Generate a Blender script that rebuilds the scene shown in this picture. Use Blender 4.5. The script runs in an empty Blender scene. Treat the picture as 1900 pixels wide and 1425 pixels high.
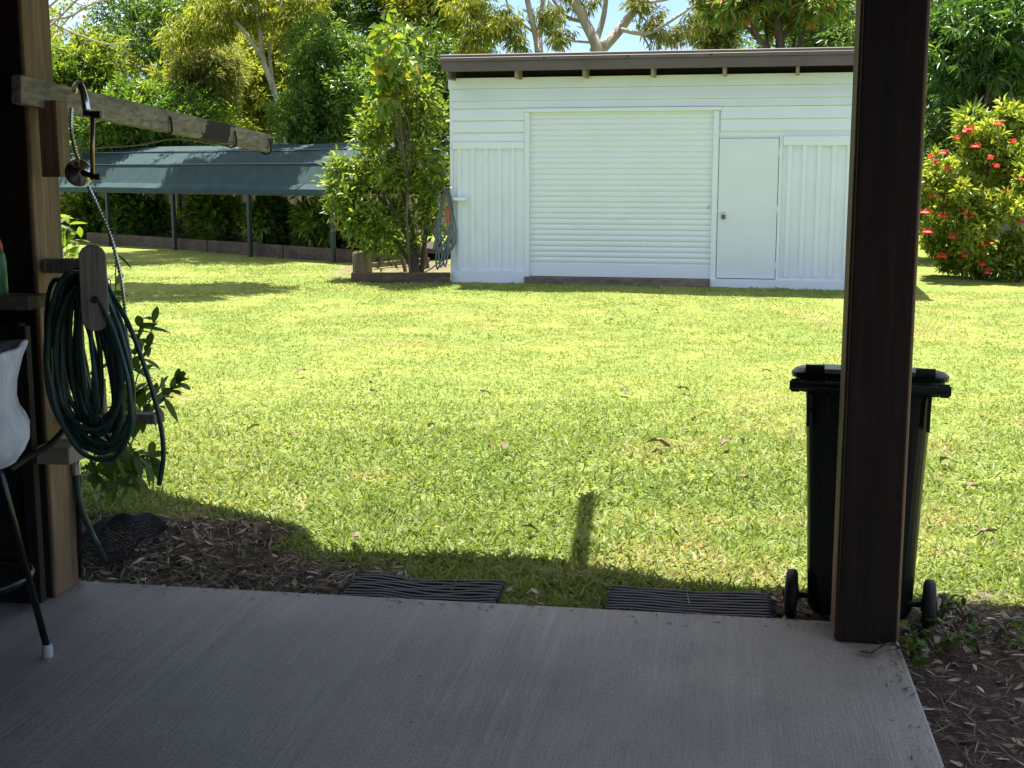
import bpy, math, random
import numpy as np
from mathutils import Vector, Matrix
random.seed(7)
R = math.radians
scene = bpy.context.scene
col = scene.collection

# ------------------------------------------------------------------ camera, sky, sun, exposure
H = 1.70
F = 2400.0                       # focal length in pixels of the 1900 px wide photograph
PITCH = math.atan(392.5 / F)
cam_d = bpy.data.cameras.new('camera')
cam = bpy.data.objects.new('camera', cam_d); col.objects.link(cam)
cam_d.sensor_width = 36; cam_d.lens = 36 * F / 1900
cam_d.clip_start = 0.05; cam_d.clip_end = 2000
cam.location = (0, 0, H); cam.rotation_euler = (R(90) - PITCH, 0, 0)
scene.camera = cam

SUN_EL, SUN_AZ = R(75), R(-14)   # high sun, a little beyond the shed and to the left
SUN = Vector((math.sin(SUN_AZ) * math.cos(SUN_EL), math.cos(SUN_AZ) * math.cos(SUN_EL), math.sin(SUN_EL)))
world = bpy.data.worlds.new('World'); scene.world = world
world.use_nodes = True
nt = world.node_tree; nt.nodes.clear()
sky = nt.nodes.new('ShaderNodeTexSky'); sky.sky_type = 'NISHITA'; sky.sun_disc = False
sky.sun_elevation = SUN_EL; sky.sun_rotation = SUN_AZ
sky.air_density = 1.0; sky.dust_density = 1.2; sky.ozone_density = 1.0
tc = nt.nodes.new('ShaderNodeTexCoord')
cn = nt.nodes.new('ShaderNodeTexNoise'); cn.inputs['Scale'].default_value = 3.2; cn.inputs['Detail'].default_value = 6
cr = nt.nodes.new('ShaderNodeValToRGB'); cr.color_ramp.elements[0].position = .56; cr.color_ramp.elements[1].position = .68
cm = nt.nodes.new('ShaderNodeMix'); cm.data_type = 'RGBA'
bg = nt.nodes.new('ShaderNodeBackground'); bg.inputs['Strength'].default_value = 0.10
wo = nt.nodes.new('ShaderNodeOutputWorld')
nt.links.new(tc.outputs['Generated'], cn.inputs['Vector'])
nt.links.new(cn.outputs['Fac'], cr.inputs['Fac'])
nt.links.new(cr.outputs['Color'], cm.inputs['Factor'])
nt.links.new(sky.outputs['Color'], cm.inputs['A'])
cm.inputs['B'].default_value = (11, 11.2, 11.6, 1)
sx = nt.nodes.new('ShaderNodeSeparateXYZ'); nt.links.new(tc.outputs['Generated'], sx.inputs['Vector'])
sr = nt.nodes.new('ShaderNodeMapRange'); sr.inputs[1].default_value = .15; sr.inputs[2].default_value = .6; nt.links.new(sx.outputs['Z'], sr.inputs[0])
st = nt.nodes.new('ShaderNodeMix'); st.data_type = 'RGBA'; st.inputs['A'].default_value = (.60, .72, .92, 1); st.inputs['B'].default_value = (1.22, 1.02, .84, 1); nt.links.new(sr.outputs[0], st.inputs['Factor'])
sm = nt.nodes.new('ShaderNodeMix'); sm.data_type = 'RGBA'; sm.blend_type = 'MULTIPLY'; sm.inputs['Factor'].default_value = 1
nt.links.new(cm.outputs['Result'], sm.inputs['A']); nt.links.new(st.outputs['Result'], sm.inputs['B'])
nt.links.new(sm.outputs['Result'], bg.inputs['Color'])
nt.links.new(bg.outputs['Background'], wo.inputs['Surface'])
sun_d = bpy.data.lights.new('sun', 'SUN'); sun_d.energy = 5.0; sun_d.angle = R(.5); sun_d.color = (1, .95, .86)
sun_o = bpy.data.objects.new('sun', sun_d); col.objects.link(sun_o)
sun_o.rotation_euler = SUN.to_track_quat('Z', 'Y').to_euler(); sun_o.location = (0, 8, 30)
scene.view_settings.view_transform = 'Standard'; scene.view_settings.look = 'None'
scene.view_settings.exposure = 1.35; scene.view_settings.gamma = 1
scene.cycles.max_bounces = 8; scene.cycles.diffuse_bounces = 4; scene.cycles.transmission_bounces = 4

# ------------------------------------------------------------------ helpers: measuring
def ray(px, py):
    x = (px - 950) / F; y = (712.5 - py) / F
    c, s = math.cos(PITCH), math.sin(PITCH)
    return Vector((x, c + y * s, -s + y * c))
def at_z(px, py, z):
    d = ray(px, py); t = (z - H) / d.z; return Vector((d.x * t, d.y * t, z))
def at_y(px, py, Y):
    d = ray(px, py); t = Y / d.y; return Vector((d.x * t, Y, H + d.z * t))
def ground_z(x, y):
    x = np.asarray(x, float); y = np.asarray(y, float)
    v = np.clip(y - 5.8, 0, 1e9)
    return -0.07 + np.minimum(v, 40) * 0.0135
def gz(x, y): return float(ground_z(x, y))
def at_g(px, py):
    z = 0
    for _ in range(12):
        p = at_z(px, py, z); z = gz(p.x, p.y)
    return p

# ------------------------------------------------------------------ helpers: objects
def link(o): col.objects.link(o); return o
def tag(o, label=None, cat=None, group=None, kind=None):
    if label: o['label'] = label
    if cat: o['category'] = cat
    if group: o['group'] = group
    if kind: o['kind'] = kind
    return o
def thing(name, label, cat, loc=(0, 0, 0), group=None):
    o = bpy.data.objects.new(name, None); link(o); o.location = loc; o.empty_display_size = .1
    return tag(o, label, cat, group)
def wloc(o):
    v = Vector(o.location)
    while o.parent: o = o.parent; v = v + Vector(o.location)
    return v
class MB:
    def __init__(s): s.v = []; s.f = []
    def add(s, vs, fs):
        n = len(s.v); s.v += [tuple(p) for p in vs]; s.f += [tuple(n + i for i in f) for f in fs]; return s
    def box(s, c, size, ax=None):
        c = Vector(c); ax = ax or (Vector((1, 0, 0)), Vector((0, 1, 0)), Vector((0, 0, 1)))
        hx, hy, hz = [d / 2 for d in size]
        vs = [c + ax[0] * (i * hx) + ax[1] * (j * hy) + ax[2] * (k * hz) for k in (-1, 1) for j in (-1, 1) for i in (-1, 1)]
        return s.add(vs, [(0, 2, 3, 1), (4, 5, 7, 6), (0, 1, 5, 4), (2, 6, 7, 3), (0, 4, 6, 2), (1, 3, 7, 5)])
    def beam(s, a, b, w, h, up=Vector((0, 0, 1)), w2=None, h2=None):
        a = Vector(a); b = Vector(b); d = (b - a).normalized(); sd = d.cross(up).normalized(); u = sd.cross(d)
        w2 = w2 or w; h2 = h2 or h
        vs = []
        for p, ww, hh in ((a, w, h), (b, w2, h2)):
            for i, k in ((-1, -1), (1, -1), (1, 1), (-1, 1)): vs.append(p + sd * (i * ww / 2) + u * (k * hh / 2))
        return s.add(vs, [(0, 1, 2, 3), (7, 6, 5, 4), (0, 4, 5, 1), (1, 5, 6, 2), (2, 6, 7, 3), (3, 7, 4, 0)])
    def tube(s, path, r, n=8, closed=False, caps=True):
        P = [Vector(p) for p in path]; m = len(P)
        rr = r if isinstance(r, (list, tuple)) else [r] * m
        vs = []; u = None
        for i in range(m):
            if closed: t = (P[(i + 1) % m] - P[i - 1])
            else: t = P[min(i + 1, m - 1)] - P[max(i - 1, 0)]
            if t.length < 1e-9: t = Vector((0, 0, 1))
            t.normalize()
            if u is None:
                u = t.cross(Vector((0, 0, 1)))
                if u.length < .1: u = t.cross(Vector((1, 0, 0)))
            u = (u - t * u.dot(t))
            if u.length < 1e-6: u = t.orthogonal()
            u.normalize(); w = t.cross(u)
            for k in range(n):
                a = 2 * math.pi * k / n
                vs.append(P[i] + (u * math.cos(a) + w * math.sin(a)) * rr[i])
        fs = []
        for i in range(m if closed else m - 1):
            j = (i + 1) % m
            for k in range(n):
                l = (k + 1) % n; fs.append((i * n + k, i * n + l, j * n + l, j * n + k))
        if caps and not closed:
            fs.append(tuple(range(n - 1, -1, -1))); fs.append(tuple((m - 1) * n + k for k in range(n)))
        return s.add(vs, fs)
    def lathe(s, c, prof, n=24, ax=None):
        c = Vector(c); ax = ax or (Vector((1, 0, 0)), Vector((0, 1, 0)), Vector((0, 0, 1)))
        vs = []; m = len(prof)
        for r, z in prof:
            for k in range(n):
                a = 2 * math.pi * k / n
                vs.append(c + ax[0] * (r * math.cos(a)) + ax[1] * (r * math.sin(a)) + ax[2] * z)
        fs = []
        for i in range(m - 1):
            for k in range(n):
                l = (k + 1) % n; fs.append((i * n + k, i * n + l, (i + 1) * n + l, (i + 1) * n + k))
        if prof[0][0] > 1e-4: fs.append(tuple(range(n - 1, -1, -1)))
        if prof[-1][0] > 1e-4: fs.append(tuple((m - 1) * n + k for k in range(n)))
        return s.add(vs, fs)
    def loft(s, rings, caps=True):
        n = len(rings[0]); vs = [p for r in rings for p in r]; fs = []
        for i in range(len(rings) - 1):
            for k in range(n):
                l = (k + 1) % n; fs.append((i * n + k, i * n + l, (i + 1) * n + l, (i + 1) * n + k))
        if caps: fs.append(tuple(range(n - 1, -1, -1))); fs.append(tuple((len(rings) - 1) * n + k for k in range(n)))
        return s.add(vs, fs)
    def prism(s, poly, d):
        a = [Vector(p) for p in poly]; b = [p + Vector(d) for p in a]; return s.loft([a, b])
    def build(s, name, m, parent=None, smooth=False, bevel=0, seg=2, normals=True):
        me = bpy.data.meshes.new(name); off = wloc(parent) if parent else Vector((0, 0, 0))
        me.from_pydata([tuple(Vector(p) - off) for p in s.v], [], s.f); me.update()
        if normals:
            import bmesh
            bm = bmesh.new(); bm.from_mesh(me); bmesh.ops.recalc_face_normals(bm, faces=bm.faces); bm.to_mesh(me); bm.free()
        if smooth: me.polygons.foreach_set('use_smooth', [True] * len(me.polygons))
        me.materials.append(m)
        o = link(bpy.data.objects.new(name, me)); o.parent = parent
        if bevel:
            b = o.modifiers.new('bevel', 'BEVEL'); b.width = bevel; b.segments = seg; b.limit_method = 'ANGLE'
        return o
def smooth_path(P, k=6, closed=False):
    P = [Vector(p) for p in P]; n = len(P); out = []
    rng = range(n) if closed else range(n - 1)
    for i in rng:
        g = (lambda j: P[j % n]) if closed else (lambda j: P[max(0, min(n - 1, j))])
        a, b, c, d = g(i - 1), g(i), g(i + 1), g(i + 2)
        for j in range(k):
            t = j / k
            out.append(.5 * ((2 * b) + (c - a) * t + (2 * a - 5 * b + 4 * c - d) * t * t + (3 * b - a - 3 * c + d) * t ** 3))
    if not closed: out.append(P[-1])
    return out

# ------------------------------------------------------------------ materials
def newmat(name):
    m = bpy.data.materials.new(name); m.use_nodes = True
    return m, m.node_tree, m.node_tree.nodes['Principled BSDF']
def ramp(t, els, interp='LINEAR'):
    r = t.nodes.new('ShaderNodeValToRGB'); r.color_ramp.interpolation = interp
    while len(r.color_ramp.elements) < len(els): r.color_ramp.elements.new(.5)
    for e, (p, c) in zip(r.color_ramp.elements, els): e.position = p; e.color = (*c, 1)
    return r
def coords(t, scale=(1, 1, 1), rot=(0, 0, 0)):
    tc = t.nodes.new('ShaderNodeTexCoord'); mp = t.nodes.new('ShaderNodeMapping')
    mp.inputs['Scale'].default_value = scale; mp.inputs['Rotation'].default_value = rot
    t.links.new(tc.outputs['Object'], mp.inputs['Vector']); return mp
def noise(t, vec, scale, detail=5, rough=.55, dist=0):
    n = t.nodes.new('ShaderNodeTexNoise'); n.inputs['Scale'].default_value = scale; n.inputs['Detail'].default_value = detail
    n.inputs['Roughness'].default_value = rough; n.inputs['Distortion'].default_value = dist
    t.links.new(vec.outputs['Vector'], n.inputs['Vector']); return n
def bump(t, b, src, strength=.3, dist=.01):
    n = t.nodes.new('ShaderNodeBump'); n.inputs['Strength'].default_value = strength; n.inputs['Distance'].default_value = dist
    t.links.new(src, n.inputs['Height']); t.links.new(n.outputs['Normal'], b.inputs['Normal'])
def mixc(t, fac, a, b, mode='MIX'):
    m = t.nodes.new('ShaderNodeMix'); m.data_type = 'RGBA'; m.blend_type = mode
    for s, k in ((fac, 'Factor'), (a, 'A'), (b, 'B')):
        if hasattr(s, 'is_output'): t.links.new(s, m.inputs[k])
        else: m.inputs[k].default_value = s if k == 'Factor' else (*s, 1)
    return m.outputs['Result']
def plain(name, c, rough=.6, var=.25, scale=20, metal=0, bmp=.1, sc=(1, 1, 1), rot=(0, 0, 0), spec=.5, dist=.004):
    m, t, b = newmat(name)
    mp = coords(t, sc, rot); n = noise(t, mp, scale)
    lo = tuple(x * (1 - var) for x in c); hi = tuple(min(1, x * (1 + var)) for x in c)
    r = ramp(t, [(.3, lo), (.7, hi)]); t.links.new(n.outputs['Fac'], r.inputs['Fac'])
    t.links.new(r.outputs['Color'], b.inputs['Base Color'])
    b.inputs['Roughness'].default_value = rough; b.inputs['Metallic'].default_value = metal
    b.inputs['Specular IOR Level'].default_value = spec
    if bmp: bump(t, b, n.outputs['Fac'], bmp, dist)
    return m
def wood(name, dark, light, sc=(22, 22, 1.4), rot=(0, 0, 0), rough=.75, bmp=.5, stain=None, spec=.3):
    m, t, b = newmat(name)
    mp = coords(t, sc, rot); n = noise(t, mp, 2.2, 8, .6, .4)
    n2 = noise(t, coords(t, tuple(s * .25 for s in sc), rot), 1.6, 3)
    r = ramp(t, [(.28, dark), (.5, tuple((a + c) / 2 for a, c in zip(dark, light))), (.72, light)])
    t.links.new(n.outputs['Fac'], r.inputs['Fac'])
    r2 = ramp(t, [(.35, (.62, .62, .62)), (.65, (1, 1, 1))]); t.links.new(n2.outputs['Fac'], r2.inputs['Fac'])
    c = mixc(t, 1.0, r.outputs['Color'], r2.outputs['Color'], 'MULTIPLY')
    t.links.new(c, b.inputs['Base Color']); b.inputs['Roughness'].default_value = rough; b.inputs['Specular IOR Level'].default_value = spec
    bump(t, b, n.outputs['Fac'], bmp, .004)
    return m
def leafmat(name, stops, trans=.3, rough=.42, spec=.5, tmul=(1.3, 1.25, .55)):
    m, t, b = newmat(name)
    a = t.nodes.new('ShaderNodeAttribute'); a.attribute_name = 'tint'
    r = ramp(t, stops); t.links.new(a.outputs['Fac'], r.inputs['Fac'])
    t.links.new(r.outputs['Color'], b.inputs['Base Color']); b.inputs['Roughness'].default_value = rough
    b.inputs['Specular IOR Level'].default_value = spec
    tr = t.nodes.new('ShaderNodeBsdfTranslucent')
    t.links.new(mixc(t, 1.0, r.outputs['Color'], tmul, 'MULTIPLY'), tr.inputs['Color'])
    mx = t.nodes.new('ShaderNodeMixShader'); mx.inputs['Fac'].default_value = trans
    t.links.new(b.outputs['BSDF'], mx.inputs[1]); t.links.new(tr.outputs['BSDF'], mx.inputs[2])
    t.links.new(mx.outputs['Shader'], t.nodes['Material Output'].inputs['Surface'])
    return m

M = {}
M['post_shaded'] = wood('shaded_post_timber', (.020, .012, .007), (.040, .025, .015))  # near-black timber tone with the patio shade put into the colour
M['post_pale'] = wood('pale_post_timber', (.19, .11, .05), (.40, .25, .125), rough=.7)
M['beam'] = wood('weathered_beam', (.19, .165, .12), (.58, .50, .375), sc=(26, 1.6, 26), rot=(0, 0, R(6)), bmp=.8)
def burn():
    m = M['beam']; t = m.node_tree; b = t.nodes['Principled BSDF']; src = b.inputs['Base Color'].links[0].from_socket
    mp = coords(t); sp = t.nodes.new('ShaderNodeSeparateXYZ'); t.links.new(mp.outputs['Vector'], sp.inputs['Vector'])
    n = noise(t, mp, 14, 5); ad = t.nodes.new('ShaderNodeMath'); ad.operation = 'MULTIPLY_ADD'; ad.inputs[1].default_value = .22; t.links.new(n.outputs['Fac'], ad.inputs[0]); t.links.new(sp.outputs['Y'], ad.inputs[2])
    zt = t.nodes.new('ShaderNodeMath'); zt.operation = 'MULTIPLY_ADD'; zt.inputs[1].default_value = -1.1; t.links.new(sp.outputs['Z'], zt.inputs[0]); t.links.new(ad.outputs[0], zt.inputs[2])
    r = ramp(t, [(0, (0, 0, 0)), (.02, (.94, .94, .94)), (.98, (.94, .94, .94)), (1, (0, 0, 0))]); k = t.nodes.new('ShaderNodeMapRange'); k.inputs[1].default_value = 1.17 + .11 + .03; k.inputs[2].default_value = 1.17 + .11 + .27; t.links.new(zt.outputs[0], k.inputs[0]); t.links.new(k.outputs[0], r.inputs['Fac'])
    t.links.new(mixc(t, r.outputs['Color'], src, (.022, .019, .015)), b.inputs['Base Color'])
burn()
M['grey_wood'] = wood('grey_weathered_wood', (.17, .14, .10), (.44, .38, .275), sc=(30, 30, 2))
M['plank'] = wood('shelf_plank', (.10, .08, .055), (.24, .19, .13), sc=(2, 24, 24))
M['sleeper'] = wood('sleeper_wood', (.075, .053, .038), (.205, .15, .11), sc=(2.4, 14, 14), rough=.9)
M['stump'] = wood('stump_wood', (.10, .08, .065), (.27, .225, .175), sc=(16, 16, 1.6), rough=.9)
M['dark_panel'] = plain('dark_bar_panel', (.014, .011, .009), .8, .3, 8)
M['white_paint'] = plain('white_wall_paint', (.775, .825, .905), .45, .035, 1.5, bmp=.03)
M['white_panel'] = plain('white_panel_paint', (.76, .815, .90), .42, .04, 2.2, bmp=.04)
M['roller'] = plain('roller_door_paint', (.775, .825, .885), .4, .03, 1.2, bmp=.02)
M['door'] = plain('door_paint', (.73, .79, .865), .42, .025, 3, bmp=.03)
M['brown_steel'] = plain('brown_steel', (.115, .088, .078), .42, .12, 3, metal=.0, bmp=.02)
M['tan_timber'] = plain('tan_rafter_timber', (.27, .215, .145), .8, .2, 12)
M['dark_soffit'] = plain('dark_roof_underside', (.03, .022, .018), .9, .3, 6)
M['step'] = wood('step_timber', (.12, .095, .075), (.30, .25, .20), sc=(2, 14, 14), rough=.9)
M['rubber'] = plain('black_rubber', (.018, .018, .021), .55, .35, 30, spec=.5)
M['bin'] = plain('dark_green_bin_plastic', (.012, .022, .014), .3, .2, 60, bmp=.05)
M['tyre'] = plain('wheel_rubber', (.014, .014, .014), .6, .3, 40)
M['hose'] = plain('green_hose', (.022, .064, .044), .36, .25, 25, bmp=.05)
M['grey_hose'] = plain('grey_hose', (.12, .15, .15), .45, .35, 12, bmp=.05)
M['chrome'] = plain('tarnished_chrome', (.74, .72, .68), .24, .25, 18, metal=1, bmp=.05)
M['brass'] = plain('brass', (.42, .32, .18), .35, .2, 18, metal=1)
M['padlock'] = plain('padlock_metal', (.16, .13, .09), .4, .25, 60, metal=.8)
M['steel_dark'] = plain('dark_steel', (.03, .03, .03), .45, .3, 25, metal=.6)
M['black_enamel'] = plain('black_enamel', (.008, .008, .008), .25, .2, 30)
M['white_cloth'] = plain('white_cloth', (.78, .78, .74), .95, .16, 16, bmp=.8, sc=(1, 1, .22), dist=.03, spec=.1)
M['white_rubber'] = plain('white_rubber', (.62, .62, .58), .6, .15, 40)
M['shelter'] = plain('shelter_sheet', (.04, .072, .078), .75, .14, 4, bmp=.04, spec=.15)
M['shelter_seam'] = plain('pale_seam_strip', (.13, .17, .17), .6, .2, 6)
M['shelter_post'] = plain('shelter_post_paint', (.02, .032, .036), .5, .2, 8)
M['rust'] = plain('rusty_steel', (.10, .055, .04), .85, .4, 25, bmp=.3)
M['bark_pale'] = plain('pale_gum_bark', (.40, .345, .285), .85, .35, 3.5, sc=(1.6, 1.6, .45), bmp=.3)
M['bark'] = plain('grey_brown_bark', (.115, .088, .065), .9, .4, 9, sc=(1, 1, .35), bmp=.5)
M['bottle'] = plain('green_label_bottle', (.04, .20, .06), .35, .3, 20)
M['red_cap'] = plain('red_cap', (.50, .06, .04), .4, .1, 20)
M['red_can'] = plain('red_fitting', (.45, .09, .06), .5, .2, 30)
M['string'] = plain('white_string', (.65, .63, .58), .8, .1, 40)
M['house'] = plain('dark_house_wall', (.035, .028, .022), .9, .2, 3)
M['ceiling'] = plain('dark_ceiling_boards', (.045, .034, .026), .9, .25, 3)
M['pale_board'] = plain('pale_fence_board', (.30, .24, .17), .85, .3, 5, sc=(1, 1, .2))
M['dead_leaf'] = plain('dead_leaf', (.22, .155, .095), .75, .35, 25, bmp=.2)
M['flower'] = plain('red_flower_petals', (.74, .045, .03), .5, .28, 40, bmp=.1)
M['net'] = plain('black_netting', (.02, .021, .022), .6, .3, 50)
G = lambda d, m, l: [(0, d), (.5, m), (1, l)]
L = {}
L['glossy'] = leafmat('glossy_green_leaves', G((0.039, 0.106, 0.020), (0.113, 0.225, 0.037), (0.305, 0.409, 0.079)), 0.45, .34, .6)
L['dark'] = leafmat('dark_green_leaves', G((0.035, 0.090, 0.023), (0.098, 0.187, 0.043), (0.244, 0.350, 0.081)), 0.41, .4, .5)
L['mango'] = leafmat('mango_leaves', [(0, (0.035, 0.097, 0.022)), (.5, (0.110, 0.228, 0.044)), (.9, (0.276, 0.394, 0.076)), (1, (0.469, 0.235, 0.068))], 0.41, .34, .6)
L['gum'] = leafmat('gum_leaves', G((0.095, 0.127, 0.045), (0.209, 0.240, 0.076), (0.392, 0.392, 0.139)), 0.49, .5, .4)
L['yellow'] = leafmat('yellow_green_leaves', G((0.092, 0.147, 0.024), (0.271, 0.327, 0.050), (0.517, 0.505, 0.086)), 0.50, .45, .45)
L['citrus'] = leafmat('citrus_leaves', G((0.044, 0.107, 0.018), (0.151, 0.252, 0.036), (0.403, 0.454, 0.076)), 0.47, .4, .5)
L['vine'] = leafmat('vine_leaves', [(0, (.09, .19, .025)), (.55, (.22, .33, .04)), (.88, (.34, .38, .05)), (1, (.50, .33, .035))], .45, .45, .4)
L['ixora'] = leafmat('shrub_leaves', G((.06, .13, .024), (.22, .32, .045), (.52, .54, .10)), .46, .36, .55)
L['weed'] = leafmat('weed_leaves', G((.03, .075, .012), (.085, .165, .024), (.18, .25, .036)), .38, .5, .4)
L['strap'] = leafmat('strap_leaves', G((.05, .10, .036), (.11, .18, .06), (.20, .27, .10)), .3, .4, .5)
L['grass'] = leafmat('grass_blades', [(0, (.10, .155, .036)), (.4, (.215, .30, .075)), (.8, (.33, .385, .125)), (.94, (.42, .43, .17)), (1, (.46, .37, .21))], .40, .5, .28, (1.25, 1.25, .65))
L['litter'] = leafmat('leaf_litter', [(0, (.06, .04, .026)), (.4, (.19, .14, .095)), (.72, (.46, .37, .275)), (1, (.80, .70, .57))], .1, .75, .3, (1, .9, .7))

# ------------------------------------------------------------------ leaf builder (numpy)
class Leaves:
    """Gathers many little folded leaf faces and builds them as ONE mesh."""
    def __init__(s, seed=1): s.V = []; s.F = []; s.T = []; s.n = 0; s.rng = np.random.default_rng(seed)
    def add(s, base, dirs, up, length, width, tint, fold=.25, mid=.45, curl=.0):
        N = len(base); d = dirs / (np.linalg.norm(dirs, axis=1, keepdims=True) + 1e-9)
        sd = np.cross(d, up); sd /= (np.linalg.norm(sd, axis=1, keepdims=True) + 1e-9); nrm = np.cross(sd, d)
        l = np.asarray(length).reshape(-1, 1) * np.ones((N, 1)); w = np.asarray(width).reshape(-1, 1) * np.ones((N, 1))
        a = base; tip = base + d * l - nrm * l * curl
        m = base + d * l * mid + nrm * l * curl * .25
        Rr = m + sd * w * .5 + nrm * w * fold; Ll = m - sd * w * .5 + nrm * w * fold
        vs = np.stack([a, Rr, tip, Ll], 1).reshape(-1, 3)
        i = np.arange(N) * 4 + s.n
        fs = np.stack([np.stack([i, i + 1, i + 2], 1), np.stack([i, i + 2, i + 3], 1)], 1).reshape(-1, 3)
        s.V.append(vs); s.F.append(fs); s.T.append(np.repeat(np.clip(tint, 0, 1), 2)); s.n += N * 4
    def add_long(s, base, dirs, up, length, width, tint, droop=.3, segs=3, fold=.12):
        """strap of several segments that droops, used for near leaves and grass"""
        N = len(base); d = dirs / (np.linalg.norm(dirs, axis=1, keepdims=True) + 1e-9)
        sd = np.cross(d, up); sd /= (np.linalg.norm(sd, axis=1, keepdims=True) + 1e-9)
        l = np.asarray(length).reshape(-1, 1) * np.ones((N, 1)); w = np.asarray(width).reshape(-1, 1) * np.ones((N, 1))
        dr = np.asarray(droop).reshape(-1, 1) * np.ones((N, 1))
        rows = []
        prof = {2: [.8, 1, 0], 3: [.35, 1, .8, 0], 4: [.2, .85, 1, .7, 0]}[segs]
        for k in range(segs + 1):
            t = k / segs
            c = base + d * l * t; c = c.copy(); c[:, 2] -= (dr[:, 0] * l[:, 0] * t * t)
            if k < segs: rows += [c + sd * w * .5 * prof[k], c - sd * w * .5 * prof[k]]
            else: rows.append(c)
        nv = len(rows); vs = np.stack(rows, 1).reshape(-1, 3); i = np.arange(N) * nv + s.n
        fl = []
        for k in range(segs - 1):
            a = 2 * k; fl += [np.stack([i + a, i + a + 2, i + a + 3], 1), np.stack([i + a, i + a + 3, i + a + 1], 1)]
        a = 2 * (segs - 1); fl.append(np.stack([i + a, i + nv - 1, i + a + 1], 1))
        fs = np.stack(fl, 1).reshape(-1, 3)
        s.V.append(vs); s.F.append(fs); s.T.append(np.repeat(np.clip(tint, 0, 1), len(fl))); s.n += N * nv
    def build(s, name, m, parent=None, smooth=False):
        V = np.concatenate(s.V).astype(np.float32); Fc = np.concatenate(s.F).astype(np.int32); T = np.concatenate(s.T).astype(np.float32)
        if parent is not None: V = V - np.array(wloc(parent), dtype=np.float32)
        me = bpy.data.meshes.new(name)
        me.vertices.add(len(V)); me.vertices.foreach_set('co', V.ravel())
        me.loops.add(len(Fc) * 3); me.loops.foreach_set('vertex_index', Fc.ravel())
        me.polygons.add(len(Fc)); me.polygons.foreach_set('loop_start', np.arange(len(Fc), dtype=np.int32) * 3)
        if smooth: me.polygons.foreach_set('use_smooth', np.ones(len(Fc), dtype=bool))
        at = me.attributes.new('tint', 'FLOAT', 'FACE'); at.data.foreach_set('value', T)
        me.materials.append(m); me.update(calc_edges=True)
        o = link(bpy.data.objects.new(name, me)); o.parent = parent
        return o
def unit(a): return a / (np.linalg.norm(a, axis=1, keepdims=True) + 1e-9)
def crown(c, rad, clumps, per, leaf, spread=.6, lobes=9, droop=.25, seed=1, twig=.18, hang=0., lobe_r=.5, long=False, tint_mu=.5, tint_sd=.23, lowcut=-1.):
    """leaves in sprays at twig ends, sprays gathered on uneven lobes of a crown"""
    lv = Leaves(seed); g = lv.rng; c = np.array(c, float); rad = np.array(rad, float)
    ld = unit(g.normal(size=(lobes, 3))); ld[:, 2] = np.maximum(ld[:, 2], lowcut)
    lc = c + ld * rad * (g.uniform(.35, .78, (lobes, 1))); lr = g.uniform(.6, 1.25, (lobes, 1)) * lobe_r
    lc = np.vstack([lc, c]); lr = np.vstack([lr, [[lobe_r * 1.25]]])
    k = g.integers(0, lobes + 1, clumps)
    dd = unit(g.normal(size=(clumps, 3)))
    rr = g.uniform(.0, 1, (clumps, 1)) ** .33
    rr = np.where(g.uniform(size=(clumps, 1)) < .07, rr * 1.25, rr)
    P = lc[k] + dd * rad * lr[k] * rr
    axis = unit(dd * .8 + np.array([0, 0, .45]) + g.normal(size=(clumps, 3)) * .35)
    ctint = g.normal(tint_mu, tint_sd * .6, clumps)
    base = np.repeat(P, per, 0); ax = np.repeat(axis, per, 0); N = clumps * per
    rad_dir = unit(g.normal(size=(N, 3)))
    d = unit(ax * (1 - spread) + rad_dir * spread); d[:, 2] -= droop + hang * g.uniform(.3, 1, N)
    base = base + ax * (g.uniform(-.5, .5, (N, 1)) * twig) + rad_dir * twig * .25
    up = unit(g.normal(size=(N, 3)) * .55 + np.array([0, 0, 1.]))
    ti = np.repeat(ctint, per) + g.normal(0, tint_sd, N)
    ln = leaf[0] * g.uniform(.6, 1.2, N); wd = leaf[1] * g.uniform(.7, 1.2, N)
    if long: lv.add_long(base, d, up, ln, wd, ti, droop=.25, segs=3)
    else: lv.add(base, d, up, ln, wd, ti, fold=.22, curl=.1)
    return lv, P, lc
def limbs(mb, base, top, tips, r0, seed=1, gnarl=.1, nt=10, twigs=True):
    g = random.Random(seed); base = Vector(base); top = Vector(top)
    path = []; n = 6
    for i in range(n + 1):
        t = i / n; p = base.lerp(top, t)
        if 0 < i: p = p + Vector((g.uniform(-1, 1), g.uniform(-1, 1), 0)) * gnarl * (top - base).length * .25
        path.append(p)
    sp = smooth_path(path, 4); m = len(sp)
    mb.tube(sp, [r0 * (1 - .55 * i / m) * (1.25 if i == 0 else 1) for i in range(m)], 9)
    for q in tips[:nt]:
        q = Vector(q); a = sp[g.randint(int(m * .45), m - 1)]
        mid = a.lerp(q, .5) + Vector((g.uniform(-1, 1), g.uniform(-1, 1), g.uniform(-.2, .8))) * (q - a).length * .14
        pp = smooth_path([a, mid, q], 5); k = len(pp)
        mb.tube(pp, [max(.006, r0 * .42 * (1 - .85 * i / k)) for i in range(k)], 6)
        if twigs:
            for _ in range(3):
                s0 = pp[g.randint(k // 2, k - 1)]; e = s0 + Vector((g.uniform(-1, 1), g.uniform(-1, 1), g.uniform(-.1, 1))) * (q - a).length * .35
                mb.tube([s0, s0.lerp(e, .5) + Vector((0, 0, .03)), e], [r0 * .12, r0 * .09, .004], 5)
def px2m(px, Y): return px / F * Y * 1.0
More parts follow.
